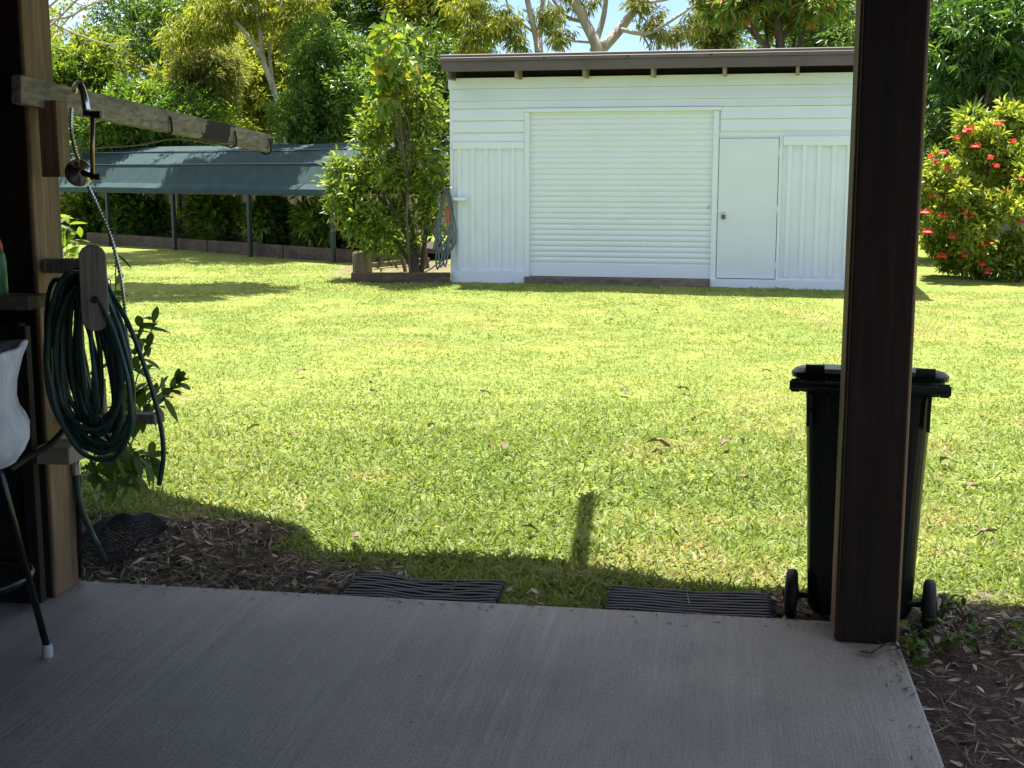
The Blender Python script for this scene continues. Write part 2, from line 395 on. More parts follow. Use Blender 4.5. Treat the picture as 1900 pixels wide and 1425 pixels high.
def tree(name, label, cat, pxc, pyc, rx, ry, Y, leafm, clumps, per, leaf, trunk_px=None, trunk_r=.1, bark='bark', group=None, rdepth=None, seed=1, nt=9, **kw):
    c = at_y(pxc, pyc, Y); ra = px2m(rx, Y); rz = px2m(ry, Y); rd = rdepth or ra
    bp = at_y(trunk_px or pxc, 400, Y); base = Vector((bp.x, Y, gz(bp.x, Y) - .05))
    o = thing(name, label, cat, base, group)
    lv, Pc, lc = crown(c, (ra, rd, rz), clumps, per, leaf, seed=seed, **kw)
    mb = MB(); limbs(mb, base, Vector((c.x, c.y, max(c.z - rz * .35, base.z + .3))), [tuple(p) for p in lc], trunk_r, seed, nt=nt)
    mb.build('trunk', M[bark], o, smooth=True)
    lv.build('crown', L[leafm], o)
    return o

# ------------------------------------------------------------------ frames of the house and the shed
HA = math.atan(2432 / 14985)
HU = Vector((math.cos(HA), -math.sin(HA), 0)); HV = Vector((math.sin(HA), math.cos(HA), 0)); UP = Vector((0, 0, 1))
HO = at_z(1656, 1157.5, 0)                       # right front corner of the slab
def hp(u, v, z=0): return HO + HU * u + HV * v + UP * z
def huv(p): q = Vector((p[0], p[1], 0)) - Vector((HO.x, HO.y, 0)); return q.dot(HU), q.dot(HV)
def n2(x, y, s, seed=0):
    """cheap smooth value noise"""
    x = np.asarray(x, float) / s; y = np.asarray(y, float) / s
    xi = np.floor(x); yi = np.floor(y); xf = x - xi; yf = y - yi
    def h(a, b): v = np.sin(a * 127.1 + b * 311.7 + seed * 74.7) * 43758.5453; return v - np.floor(v)
    sx = xf * xf * (3 - 2 * xf); sy = yf * yf * (3 - 2 * yf)
    return (h(xi, yi) * (1 - sx) + h(xi + 1, yi) * sx) * (1 - sy) + (h(xi, yi + 1) * (1 - sx) + h(xi + 1, yi + 1) * sx) * sy
def dirt(x, y):
    """1 on bare mulched soil, 0 under full grass"""
    x = np.asarray(x, float); y = np.asarray(y, float)
    u = (x - HO.x) * HU.x + (y - HO.y) * HU.y; v = (x - HO.x) * HV.x + (y - HO.y) * HV.y
    nz = n2(x, y, .35, 1) * .6 + n2(x, y, .12, 2) * .4
    edge = np.interp(u + (n2(x, y, .6, 31) - .5) * .9, [-6, -3.6, -3.0, -2.4, -2.05, -1.7, -1.05, -.6, -.2, 0, .35, 3], [1.3, 1.25, 1.1, .8, .42, .2, .12, .34, .5, .42, .40, .40])
    d = edge + (nz - .5) * .75 - v
    m = np.clip(d / .18 + .5, 0, 1)
    # sandy wear near the shelter
    qb = np.hypot((x + 1.75) / 1.25, (y - 20.9) / 1.55); m = np.maximum(m, np.clip((1.1 - qb + (nz - .5) * .6) / .25, 0, 1))
    q = np.hypot((x + 5.6) / 1.7, (y - 20.3) / .5); m = np.maximum(m, np.clip((1.15 - q + (nz - .5) * 1.2) / .5, 0, 1) * .85)
    return m

# ------------------------------------------------------------------ ground, slab
def build_ground():
    def axis(lo, hi, step, far):
        a = list(np.arange(lo, hi + 1e-6, step)); s = step; p = hi
        while p < far: s *= 1.35; p += s; a.append(p)
        s = step; p = lo
        while p > -far: s *= 1.35; p -= s; a.insert(0, p)
        return np.array(a)
    xs = axis(-6, 8, .07, 400); ys = axis(2.0, 12, .07, 400)
    X, Y = np.meshgrid(xs, ys); Z = ground_z(X, Y)
    Dm = dirt(X, Y)
    Z = Z + np.where((Y < 30) & (Y > 1), (n2(X, Y, .25, 5) - .5) * .018 + (n2(X, Y, .09, 6) - .5) * .012 * Dm + (n2(X, Y, 1.4, 9) - .5) * .03, 0)
    u = (X - HO.x) * HU.x + (Y - HO.y) * HU.y; v = (X - HO.x) * HV.x + (Y - HO.y) * HV.y
    Z = np.where((u < .25) & (v < .25), np.minimum(Z, -.062), Z)
    me = bpy.data.meshes.new('ground'); V = np.stack([X, Y, Z], -1).reshape(-1, 3).astype(np.float32)
    ny, nx = X.shape; i = (np.arange(ny - 1)[:, None] * nx + np.arange(nx - 1)[None]).reshape(-1)
    Fc = np.stack([i, i + 1, i + nx + 1, i + nx], 1).astype(np.int32)
    me.vertices.add(len(V)); me.vertices.foreach_set('co', V.ravel())
    me.loops.add(Fc.size); me.loops.foreach_set('vertex_index', Fc.ravel())
    me.polygons.add(len(Fc)); me.polygons.foreach_set('loop_start', np.arange(len(Fc), dtype=np.int32) * 4)
    me.polygons.foreach_set('use_smooth', np.ones(len(Fc), dtype=bool))
    at = me.attributes.new('soil', 'FLOAT', 'POINT'); at.data.foreach_set('value', Dm.ravel().astype(np.float32))
    m, t, b = newmat('lawn_and_soil')
    mp = coords(t); n = noise(t, mp, 9, 6, .65); n3 = noise(t, mp, 1.1, 3); n4 = noise(t, mp, 60, 3, .7)
    g1 = ramp(t, [(.25, (.11, .15, .035)), (.5, (.215, .275, .065)), (.72, (.31, .34, .11)), (.85, (.35, .31, .15))]); t.links.new(n.outputs['Fac'], g1.inputs['Fac'])
    g2 = ramp(t, [(.35, (.8, .85, .8)), (.65, (1.1, 1.0, .95))]); t.links.new(n3.outputs['Fac'], g2.inputs['Fac'])
    g = mixc(t, 1.0, g1.outputs['Color'], g2.outputs['Color'], 'MULTIPLY')
    s1 = ramp(t, [(.3, (.035, .026, .02)), (.55, (.09, .068, .05)), (.8, (.22, .17, .13))]); t.links.new(n4.outputs['Fac'], s1.inputs['Fac'])
    far = ramp(t, [(.3, (.10, .075, .05)), (.7, (.24, .185, .13))]); t.links.new(n.outputs['Fac'], far.inputs['Fac'])
    sp = t.nodes.new('ShaderNodeSeparateXYZ'); t.links.new(mp.outputs['Vector'], sp.inputs['Vector'])
    st = t.nodes.new('ShaderNodeMapRange'); st.inputs[1].default_value = 9; st.inputs[2].default_value = 16; t.links.new(sp.outputs['Y'], st.inputs[0])
    s = mixc(t, st.outputs[0], s1.outputs['Color'], far.outputs['Color'])
    a = t.nodes.new('ShaderNodeAttribute'); a.attribute_name = 'soil'
    t.links.new(mixc(t, a.outputs['Fac'], g, s), b.inputs['Base Color']); b.inputs['Roughness'].default_value = .95; b.inputs['Specular IOR Level'].default_value = .15
    bump(t, b, n4.outputs['Fac'], .6, .02)
    me.materials.append(m); me.update(calc_edges=True)
    tag(link(bpy.data.objects.new('ground', me)), kind='structure')
build_ground()

def build_slab():
    mb = MB(); a = [hp(-7, -9), hp(0, -9), hp(0, 0), hp(-7, 0)]
    mb.prism([p + UP * -.3 for p in a], (0, 0, .3))
    m, t, b = newmat('broomed_concrete')
    # house-aligned coordinates: x along the edge, y outwards
    mp = coords(t, (1, 1, 1), (0, 0, HA))
    def scaled(sc):
        k = t.nodes.new('ShaderNodeMapping'); k.inputs['Scale'].default_value = sc; t.links.new(mp.outputs['Vector'], k.inputs['Vector']); return k
    fine = noise(t, scaled((150, 3, 1)), 1, 4, .65, .3); mid = noise(t, scaled((22, .55, 1)), 1, 4, .6, .5); blot = noise(t, scaled((1.6, 1.1, 1)), 1, 4, .55)
    grit = noise(t, scaled((320, 320, 1)), 1, 2, .6); blot2 = noise(t, scaled((7, 4, 1)), 1, 5, .65)
    r = ramp(t, [(.3, (.365, .333, .28)), (.5, (.42, .385, .327)), (.68, (.51, .473, .41))]); t.links.new(mid.outputs['Fac'], r.inputs['Fac'])
    r2 = ramp(t, [(.3, (.72, .71, .70)), (.7, (1.12, 1.12, 1.12))]); t.links.new(blot.outputs['Fac'], r2.inputs['Fac'])
    r3 = ramp(t, [(.3, (.78, .78, .78)), (.7, (1.1, 1.1, 1.1))]); t.links.new(fine.outputs['Fac'], r3.inputs['Fac'])
    r4 = ramp(t, [(.28, (.5, .48, .46)), (.45, (1, 1, 1))]); t.links.new(blot2.outputs['Fac'], r4.inputs['Fac'])
    pm = ramp(t, [(.4, (0, 0, 0)), (.62, (1, 1, 1))]); t.links.new(noise(t, scaled((2.2, .8, 1)), 1, 3).outputs['Fac'], pm.inputs['Fac'])
    r_ = mixc(t, pm.outputs['Color'], (.415, .38, .322), r.outputs['Color'])
    c = mixc(t, 1.0, r_, r2.outputs['Color'], 'MULTIPLY'); c = mixc(t, .45, c, r3.outputs['Color'], 'MULTIPLY')
    c = mixc(t, .25, c, r4.outputs['Color'], 'MULTIPLY')
    vo = t.nodes.new('ShaderNodeTexVoronoi'); vo.inputs['Scale'].default_value = 5.5; t.links.new(mp.outputs['Vector'], vo.inputs['Vector'])
    pit = ramp(t, [(.018, (.12, .11, .10)), (.04, (1, 1, 1))]); t.links.new(vo.outputs['Distance'], pit.inputs['Fac'])
    gr = ramp(t, [(.32, (.66, .65, .64)), (.5, (1, 1, 1)), (.7, (1.14, 1.14, 1.14))]); t.links.new(noise(t, scaled((95, 60, 1)), 1, 3, .7).outputs['Fac'], gr.inputs['Fac'])
    c = mixc(t, .75, c, gr.outputs['Color'], 'MULTIPLY'); c = mixc(t, 1.0, c, pit.outputs['Color'], 'MULTIPLY')
    t.links.new(c, b.inputs['Base Color'])
    rr = t.nodes.new('ShaderNodeMapRange'); rr.inputs[3].default_value = .5; rr.inputs[4].default_value = .75; t.links.new(blot.outputs['Fac'], rr.inputs[0]); t.links.new(rr.outputs[0], b.inputs['Roughness'])
    b.inputs['Specular IOR Level'].default_value = .5
    # smooth trowelled band along the edges: fade the broom marks there
    ad = t.nodes.new('ShaderNodeMath'); ad.operation = 'ADD'; t.links.new(fine.outputs['Fac'], ad.inputs[0])
    m2 = t.nodes.new('ShaderNodeMath'); m2.operation = 'MULTIPLY'; m2.inputs[1].default_value = .55; t.links.new(grit.outputs['Fac'], m2.inputs[0]); t.links.new(m2.outputs[0], ad.inputs[1])
    sp = t.nodes.new('ShaderNodeSeparateXYZ'); t.links.new(mp.outputs['Vector'], sp.inputs['Vector'])
    v0 = HO.dot(HV)
    fd = t.nodes.new('ShaderNodeMapRange'); fd.inputs[1].default_value = v0 - .42; fd.inputs[2].default_value = v0 - .12; fd.inputs[3].default_value = 1; fd.inputs[4].default_value = .08
    t.links.new(sp.outputs['Y'], fd.inputs[0])
    bn = t.nodes.new('ShaderNodeBump'); bn.inputs['Distance'].default_value = .004
    st = t.nodes.new('ShaderNodeMath'); st.operation = 'MULTIPLY'; st.inputs[1].default_value = .85; t.links.new(fd.outputs[0], st.inputs[0])
    t.links.new(st.outputs[0], bn.inputs['Strength']); t.links.new(ad.outputs[0], bn.inputs['Height']); t.links.new(bn.outputs['Normal'], b.inputs['Normal'])
    o = mb.build('patio_slab', m, bevel=.012, seg=3); tag(o, kind='structure')
build_slab()

# ------------------------------------------------------------------ house: roof overhead, walls that close the patio
ROOF_Z = 2.95
def lift(px, py):          # the roof point that shades the ground point seen there
    g = at_z(px, py, -.03); t = (ROOF_Z - g.z) / SUN.z; p = g + SUN * t; return p
def build_house():
    o = thing('patio_house', 'dark house with a flat patio roof that shades the concrete slab', 'house', hp(-3, -8))
    A, A1, A2, B = lift(600, 1006), lift(1000, 1016), lift(1260, 1062), lift(1900, 1106)
    B2 = B + (B - A2).normalized() * .35; C = lift(560, 965); D = lift(380, 925); D2 = D + (D - C).normalized() * 5
    poly = [hp(1.5, -9, ROOF_Z), B2, A2, A1, A, C, D, D2, hp(-8, -9, ROOF_Z)]
    MB().prism([Vector((p.x, p.y, ROOF_Z)) for p in poly], (0, 0, .09)).build('roof', M['ceiling'], o)
    T0, T1 = lift(1072, 1030), lift(1090, 908)
    MB().beam(T0 + UP * .035, T1 + UP * .035, .085, .06).build('shadow_beam', M['ceiling'], o)  # unseen beam added to cast the narrow shadow beyond the roof edge
    MB().box(hp(-3, -8.6, ROOF_Z / 2 - .02), (9.5, .2, ROOF_Z + .0 - .05), (HU, HV, UP)).build('wall', M['house'], o)
    MB().box(hp(-5.6, -4.2, ROOF_Z / 2 - .02), (.2, 8.4, ROOF_Z - .06), (HU, HV, UP)).build('wall', M['house'], o)
build_house()
tp = thing('timber_post', 'thick dark timber post standing at the slab corner in front of the wheelie bin', 'post')
a, b = at_z(1548, 1190, 0), at_z(1670, 1200, 0)
w = (b - a).length; pc = (a + b) / 2 + HV * .10; tp.location = pc
MB().box(pc + HV * .016 + UP * (ROOF_Z / 2 - .003), (w, .168, ROOF_Z - .008), (HU, HV, UP)).build('shaft', M['post_pale'], tp, bevel=.008)
MB().box(pc - HV * .0835 - HU * .002 + UP * (ROOF_Z / 2 - .003), (w - .022, .033, ROOF_Z - .012), (HU, HV, UP)).build('shade_board', M['post_shaded'], tp, bevel=.006)  # added thin board whose dark colour paints the shade on the post front

lp = thing('timber_post', 'brown timber post on the left, holding the long arm and the hose rack', 'post')
a = at_z(105, 1110, 0); pc = a - HU * .10 + HV * .10; lp.location = pc
MB().box(pc + HV * .006 + UP * (ROOF_Z / 2 - .003), (.20, .212, ROOF_Z - .008), (HU, HV, UP)).build('shaft', M['post_pale'], lp, bevel=.008)
MB().box(pc - HV * .1045 - HU * .004 + UP * (ROOF_Z / 2 - .003), (.186, .007, ROOF_Z - .012), (HU, HV, UP)).build('shade_board', M['post_shaded'], lp, bevel=.004)  # added dark sheet: shade of the left post's front put into colour
LPC = pc

# ------------------------------------------------------------------ shed
SA = math.atan(2432 / 11445)
SU = Vector((math.cos(SA), -math.sin(SA), 0)); SN = Vector((-math.sin(SA), -math.cos(SA), 0))
_d = at_y(1385, 400, 18.2); SP = Vector((_d.x, _d.y, 0))
def s_hit(px, py, out=0):
    d = ray(px, py); o = SP + SN * out; t = (o - Vector((0, 0, H))).dot(SN) / d.dot(SN); p = Vector((0, 0, H)) + d * t
    return (p - SP).dot(SU), p.z
S0 = s_hit(838, 400)[0]
def sp_(s, z, out=0): return SP + SU * s + UP * z + SN * out
def build_shed():
    sl = S0; sr = s_hit(1640, 400)[0]
    zb = .155
    zt = s_hit(1200, 140)[1]
    base = sp_((sl + sr) / 2, gz(SP.x, SP.y)); o = thing('garage_shed', 'white weatherboard garage shed with roller door and brown roof edge', 'shed', base)
    print('shed s', sl, sr, 'zb', zb, 'zt', zt, [s_hit(*p) for p in ((838, 525), (1563, 538), (838, 145), (1583, 125), (983, 513), (1318, 518), (983, 213), (1325, 208))])
    dl = s_hit(983, 400)[0]; dr = s_hit(1320, 400)[0]; dzt = s_hit(1150, 211)[1]; dzb = s_hit(1150, 515)[1]
    pl = s_hit(1331, 400)[0]; pr = s_hit(1442, 400)[0]; pzt = s_hit(1388, 256)[1]; pzb = zb + .07
    wt = s_hit(905, 276)[1]; wt2 = s_hit(1510, 270)[1]
    TH = .10
    # core walls behind the cladding
    def wallbox(s0, s1, z0, z1, out0, out1, nm, mt, bevel=0, par=o):
        return MB().box(sp_((s0 + s1) / 2, (z0 + z1) / 2, (out0 + out1) / 2), (s1 - s0, out1 - out0, z1 - z0), (SU, SN, UP)).build(nm, mt, par, bevel=bevel)
    core = MB()
    for s0, s1, z0, z1 in ((sl, dl, zb, zt), (dl, dr, dzt, zt), (dr, pl - .0, zb, zt), (pl, pr, pzt, zt), (pr, sr, zb, zt)):
        core.box(sp_((s0 + s1) / 2, (z0 + z1) / 2, -TH / 2), (s1 - s0, TH, z1 - z0), (SU, SN, UP))
    depth = 4.2
    for s in (sl + .05, sr - .05): core.box(sp_(s, (zb + zt) / 2 - .06, -depth / 2 - .05), (.1, depth - .1, zt - zb - .12), (SU, SN, UP))
    core.box(sp_((sl + sr) / 2, (zb + zt) / 2 - .2, -depth), (sr - sl, .1, zt - zb - .4), (SU, SN, UP))
    core.build('wall', M['white_paint'], o)
    # weatherboards
    bh = .168
    bd = MB()
    def boards(s0, s1, z0, z1):
        k = 0; zz = z1
        while zz - bh * .45 > z0:
            lo = max(z0, zz - bh)
            pts = [(lo, .004), (lo, .030), (lo + .010, .036), (zz - .004, .010), (zz - .004, .004)]
            ring0 = [sp_(s0, z, q) for z, q in pts]; ring1 = [sp_(s1, z, q) for z, q in pts]
            bd.loft([ring0, ring1]); zz -= bh
    fz = zt - .155
    boards(sl + .03, sr, dzt + .09, fz)                    # full width rows
    boards(sl + .03, dl - .07, wt + .10, dzt + .085)
    boards(dr + .10, sr, wt2 + .13, dzt + .085)
    bd.build('weatherboards', M['white_paint'], o)
    wallbox(sl - .03, sr, zt - .15, zt, .004, .034, 'frieze_board', M['white_paint'], .004)
    wallbox(sl - .012, sl + .03, zb, zt - .152, .004, .032, 'corner_trim', M['white_paint'], .004)
    wallbox(sl + .03, dl - .07, wt + .0, wt + .098, .004, .050, 'rail_board', M['white_paint'], .004)
    wallbox(pr + .05, sr, wt2 + .0, wt2 + .125, .004, .052, 'rail_board', M['white_paint'], .004)
    wallbox(dr + .10, pr + .048, pzt + .02, wt2 + .128, .004, .018, 'door_header', M['white_paint'], .004)
    # ribbed sheet panels
    def ribbed(s0, s1, z0, z1, seed):
        g = random.Random(seed); mb = MB(); prof = [(s0, .006)]; s = s0 + .06
        while s + .07 < s1:
            prof += [(s, .006), (s + .008, .042), (s + .062, .042), (s + .070, .006)]
            s += .198
        prof.append((s1, .006)); vs = []
        for z in (z0, z1):
            for q, out in prof: vs.append(sp_(q, z, out))
        n = len(prof); mb.add(vs, [(i, i + 1, n + i + 1, n + i) for i in range(n - 1)])
        vs2 = []
        return mb.build('ribbed_panel', M['white_panel'], o, normals=False)
    ribbed(sl + .032, dl - .072, zb + .13, wt, 1); ribbed(pr + .05, sr, zb + .11, wt2, 2)
    wallbox(sl - .0, dl - .06, zb - .10, zb + .128, .0, .06, 'base_board', M['white_panel'], .004)
    wallbox(dr + .005, sr, zb - .10, zb + .065, .0, .06, 'base_board', M['white_panel'], .004)
    wallbox(sl + .01, sl + .25, s_hit(850, 372)[1], s_hit(850, 366)[1], .033, .11, 'small_ledge', M['white_paint'], .003)
    # roller door with its tracks
    dmb = MB(); pr_ = []; z = dzb; rail = .19
    pr_ += [(z, -.028), (z + .004, -.012), (z + rail, -.012), (z + rail + .006, -.03)]
    z += rail + .01; pitch = .0785
    while z + pitch < dzt + .05:
        for k in range(7):
            t = k / 7; q = -.012 - .020 * (abs(2 * t - 1) ** 3.2)
            pr_.append((z + t * pitch, q))
        z += pitch
    pr_.append((dzt + .03, -.03)); n = len(pr_)
    vs = [sp_(dl - .01, a, b) for a, b in pr_] + [sp_(dr + .01, a, b) for a, b in pr_]
    dmb.add(vs, [(i, i + 1, n + i + 1, n + i) for i in range(n - 1)])
    rd = dmb.build('roller_door', M['roller'], o, smooth=False)
    MB().tube([sp_(*s_hit(1318, 380), .02), sp_(*s_hit(1313, 388), .03)], .004, 6).build('latch', M['steel_dark'], rd)
    hs, hz = s_hit(1147, 408)
    MB().tube([sp_(hs - .11, hz - .005, -.004), sp_(hs - .09, hz, .012), sp_(hs + .09, hz + .01, .012), sp_(hs + .11, hz + .005, -.004)], .004, 6).build('lift_handle', M['white_panel'], rd)
    wallbox(dl - .068, dl - .002, dzb - .05, dzt + .03, .006, .04, 'door_jamb', M['white_paint'], .005)
    wallbox(dr + .002, dr + .075, dzb - .10, dzt + .03, .006, .04, 'door_jamb', M['white_paint'], .005)
    wallbox(dl - .10, dr + .10, dzt + .032, dzt + .085, .006, .055, 'door_head', M['white_paint'], .006)
    wallbox(dl - .06, dr + .003, zb - .10, dzb - .005, -.06, .12, 'step', M['step'], .01)
    # personnel door
    MB().box(sp_((pl + pr) / 2, (pzb + pzt) / 2, .0), (pr - pl - .012, .04, pzt - pzb - .012), (SU, SN, UP)).build('door', M['door'], o, bevel=.003)
    MB().box(sp_((pl + pr) / 2, (pzb + pzt) / 2, -.07), (pr - pl, .02, pzt - pzb), (SU, SN, UP)).build('door_recess', M['dark_soffit'], o)
    door = o.children[-2]
    wallbox(dr + .076, pl - .001, zb + .066, pzt + .018, .004, .03, 'door_jamb', M['white_paint'], .003)
    wallbox(pr + .003, pr + .048, zb + .066, pzt + .018, .004, .022, 'door_jamb', M['white_paint'], .003)
    for zz in (pzb + .2, (pzb + pzt) / 2, pzt - .2):
        MB().tube([sp_(pr + .0, zz - .05, .026), sp_(pr + .0, zz + .05, .026)], .009, 8).build('hinge', M['white_panel'], door)
    hs, hz = s_hit(1342, 392)
    MB().box(sp_(hs - .05, hz, .030), (.14, .012, .022), (SU, SN, UP)).build('hasp', M['white_panel'], door, bevel=.002)
    lk = thing('padlock', 'small dull brass padlock hanging on the white shed door', 'padlock', sp_(hs, hz - .09, .04))
    MB().box(sp_(hs + .005, hz - .075, .045), (.055, .03, .06), (SU, SN, UP)).build('lock_body', M['padlock'], lk, bevel=.008)
    MB().tube([sp_(hs + .005 + .017 * math.cos(a), hz - .045 + .03 * math.sin(a) + .0, .045) for a in np.linspace(0, math.pi, 9)], .005, 6).build('shackle', M['chrome'], lk)
    # roof: skillion high at the front
    ov = .38; fl = s_hit(819, 115, ov)[0]; fr = sr + .2
    f1 = s_hit(1200, 127, ov)[1]; f0 = s_hit(1200, 108, ov)[1]; ft = s_hit(1200, 94, ov)[1]
    rb = .30
    rf = MB(); rf.add([sp_(fl + .01, f0 - .02, ov - .02), sp_(fr, f0 - .02, ov - .02), sp_(fr, f0 - .02 - rb, -depth - .4), sp_(fl + .01, f0 - .02 - rb, -depth - .4),
                       sp_(fl + .01, f0 + .03, ov - .02), sp_(fr, f0 + .03, ov - .02), sp_(fr, f0 + .03 - rb, -depth - .4), sp_(fl + .01, f0 + .03 - rb, -depth - .4)],
                      [(0, 1, 2, 3), (4, 5, 6, 7), (0, 1, 5, 4), (1, 2, 6, 5), (2, 3, 7, 6), (3, 0, 4, 7)])
    roof = rf.build('roof', M['dark_soffit'], o)
    wallbox(fl, fr, f1, f0, ov - .018, ov + .01, 'fascia', M['brown_steel'], .003)
    cap = MB(); pts = [(ov - .02, f0 + .002), (ov + .03, f0 + .002), (ov + .034, f0 + .012), (ov + .028, f0 + .05), (ov + .018, f0 + .056), (ov + .012, ft - .01), (ov - .01, ft), (ov - .18, ft - .005), (ov - .18, ft - .03), (ov - .02, ft - .03)]
    cap.loft([[sp_(fl - .012, z, q) for q, z in pts], [sp_(fr + .012, z, q) for q, z in pts]]); cap.build('roof_capping', M['brown_steel'], o)
    for px in (1010, 1165, 1320):
        MB().box(sp_(s_hit(px, 110, ov)[0], f0 + .03, ov + .038), (.022, .02, .022), (SU, SN, UP)).build('capping_screw', M['steel_dark'], o)
    for px in (962, 1087, 1213, 1345, 1480, 838):
        s = s_hit(px, 132, ov / 2)[0]
        MB().box(sp_(s, (f0 + zt) / 2 - .06, ov / 2 - .01), (.045, ov - .04, .15), (SU, SN, UP)).build('rafter', M['tan_timber'] if px != 838 else M['brown_steel'], o)
    MB().box(sp_((sl + sr) / 2, (zt + f0) / 2 - .01, -.14), (sr - sl, .08, f0 - zt + .0), (SU, SN, UP)).build('eave_board', M['dark_soffit'], o)
    return zb
SHED_ZB = build_shed()

# hose hung on the left side of the shed
def build_shed_hose():
    Y = at_y(838, 400, 18.2); p0 = sp_(S0 - .06, 0, .10); Yd = p0.y
    g = random.Random(4); mb = MB()
    for k in range(9):
        top = at_y(829 + g.uniform(-4, 5), 347 + g.uniform(0, 8), Yd + g.uniform(-.06, .06))
        bot = at_y(818 + g.uniform(-16, 12), g.uniform(455, 500), Yd + g.uniform(-.08, .08)); w_ = g.uniform(5, 13)
        a = at_y(820 - w_ * .6 + g.uniform(-4, 4), 420, Yd + .05); b = at_y(832 + w_ * .6 + g.uniform(-4, 2), 420 + g.uniform(-20, 20), Yd - .05)
        mb.tube(smooth_path([top, a, bot, b], 7, True), .013, 6, True)
    for e in ([(826, 350), (812, 362), (815, 385)], [(835, 370), (846, 425), (843, 450), (833, 462)], [(822, 480), (802, 497), (788, 505)], [(832, 470), (845, 452), (846, 430)]):
        mb.tube(smooth_path([at_y(x, y, Yd + g.uniform(-.05, .05)) for x, y in e], 6), .010, 6)
    o = mb.build('hanging_hose', M['grey_hose'], smooth=True)
    tag(o, 'tangle of grey garden hose hanging down the left side of the white shed', 'hose')
    b = MB().beam(at_y(815, 372, Yd + .1), at_y(838, 372, Yd), .10, .05); b.build('hose_bracket', M['grey_wood'])
    tag(bpy.data.objects['hose_bracket'], 'short timber bracket on the shed corner carrying the grey hose', 'bracket')
    q = at_y(832, 398, Yd - .03)
    c = MB().lathe(q - UP * .12, [(.0, 0), (.030, .0), (.033, .02), (.033, .17), (.026, .19), (.012, .20), (.012, .235), (.0, .235)], 14).build('hose_nozzle', M['red_can'], smooth=True)
    tag(c, 'red hose fitting hanging among the grey hose by the shed corner', 'hose fitting')
build_shed_hose()

# ------------------------------------------------------------------ low green shelter with its posts, sleepers
def build_shelter():
    Rr, Ll = at_y(645, 357, 22.2), at_y(60, 347, 28.5)
    d = (Vector((Ll.x, Ll.y, 0)) - Vector((Rr.x, Rr.y, 0))); Ln = d.length; d.normalize(); n = Vector((d.y, -d.x, 0))
    if n.y < 0: n = -n
    Rb = Vector((Rr.x, Rr.y, 0)); ez = 1.37
    o = thing('garden_shelter', 'low dark green sheet roofed shelter on thin posts under the trees', 'shelter', Rb + UP * gz(Rb.x, Rb.y))
    def q(s, off, z): return Rb + d * s + n * off + UP * z
    prof = [(-.04, ez - .03), (-.03, ez + .03), (.10, ez + .12), (.32, ez + .46), (.36, ez + .50), (.40, ez + .515), (.72, ez + .72), (.76, ez + .745), (1.20, ez + .86), (1.64, ez + .745), (2.04, ez + .5), (2.44, ez)]
    inner = [(a, z - .02) for a, z in prof[::-1]]
    ring = prof + inner
    rf = MB(); rings = []
    for s in np.linspace(-.25, Ln, 9): rings.append([q(s, a, z + .012 * math.sin(s * 2.1)) for a, z in ring])
    rf.loft(rings); rf.build('roof_sheet', M['shelter'], o)
    for off, z in ((.335, ez + .492), (.74, ez + .745)): MB().beam(q(-.25, off - .012, z), q(Ln, off - .012, z), .03, .016).build('roof_seam', M['shelter_seam'], o)
    MB().beam(q(-.27, .0, ez - .045), q(Ln, .0, ez - .045), .05, .06).build('eave_rail', M['shelter_post'], o)
    MB().beam(q(-.2, 2.4, ez - .045), q(Ln, 2.4, ez - .045), .05, .06).build('eave_rail', M['shelter_post'], o)
    for px, off in ((617, 0), (462, 0), (322, 0), (200, 0), (565, 2.4), (447, 2.4), (337, 2.4), (240, 2.4)):
        best = min(np.linspace(-.5, Ln, 600), key=lambda s: abs(950 + F * q(s, off, 1).x / (q(s, off, 1).y * math.cos(PITCH) + (H - 1) * math.sin(PITCH)) - px))
        p = q(best, off, 0); MB().box((p.x, p.y, (gz(p.x, p.y) - .1 + ez - .07) / 2), (.07, .07, ez - .07 - gz(p.x, p.y) + .1), (d, n, UP)).build('post', M['shelter_post'], o, bevel=.006)
    # end hoop
    MB().tube([q(-.22, a, z - .03) for a, z in prof], .022, 8).build('end_hoop', M['shelter_post'], o)
    # sleepers
    lab = ['worn brown sleeper at the right end of the bed edge under the green shelter', 'middle brown sleeper of the bed edge under the green shelter', 'dark far left sleeper of the bed edge under the green shelter']
    for i, (s0, s1) in enumerate(((-.6, 1.9), (1.93, 4.1), (4.13, 8.2))):
        a, b = q(s0, .22, 0), q(s1, .22, 0); za, zb_ = gz(a.x, a.y), gz(b.x, b.y)
        s = MB().beam(a + UP * (za + .10), b + UP * (zb_ + .10), .09, .25).build('timber_sleeper', M['sleeper'], bevel=.012)
        tag(s, lab[i], 'sleeper', 'sleepers edging the bed under the shelter')
    # raised soil behind the sleepers
    a, b, c, e = q(-.6, .28, 0), q(8.2, .28, 0), q(8.2, 3.5, 0), q(-.6, 3.5, 0)
    mb = MB(); N = 30; K = 10; g = np.random.default_rng(3); vs = []
    for i in range(N + 1):
        for j in range(K + 1):
            p = q(-.6 + 8.8 * i / N, .27 + 3.4 * j / K, 0); vs.append(p + UP * (gz(p.x, p.y) + .13 + g.uniform(-.03, .05)))
    mb.add(vs, [(i * (K + 1) + j, (i + 1) * (K + 1) + j, (i + 1) * (K + 1) + j + 1, i * (K + 1) + j + 1) for i in range(N) for j in range(K)])
    tag(mb.build('garden_bed_soil', plain('bed_soil', (.06, .042, .03), .95, .5, 14, bmp=.8), smooth=True), kind='structure')
    return q
SHQ = build_shelter()
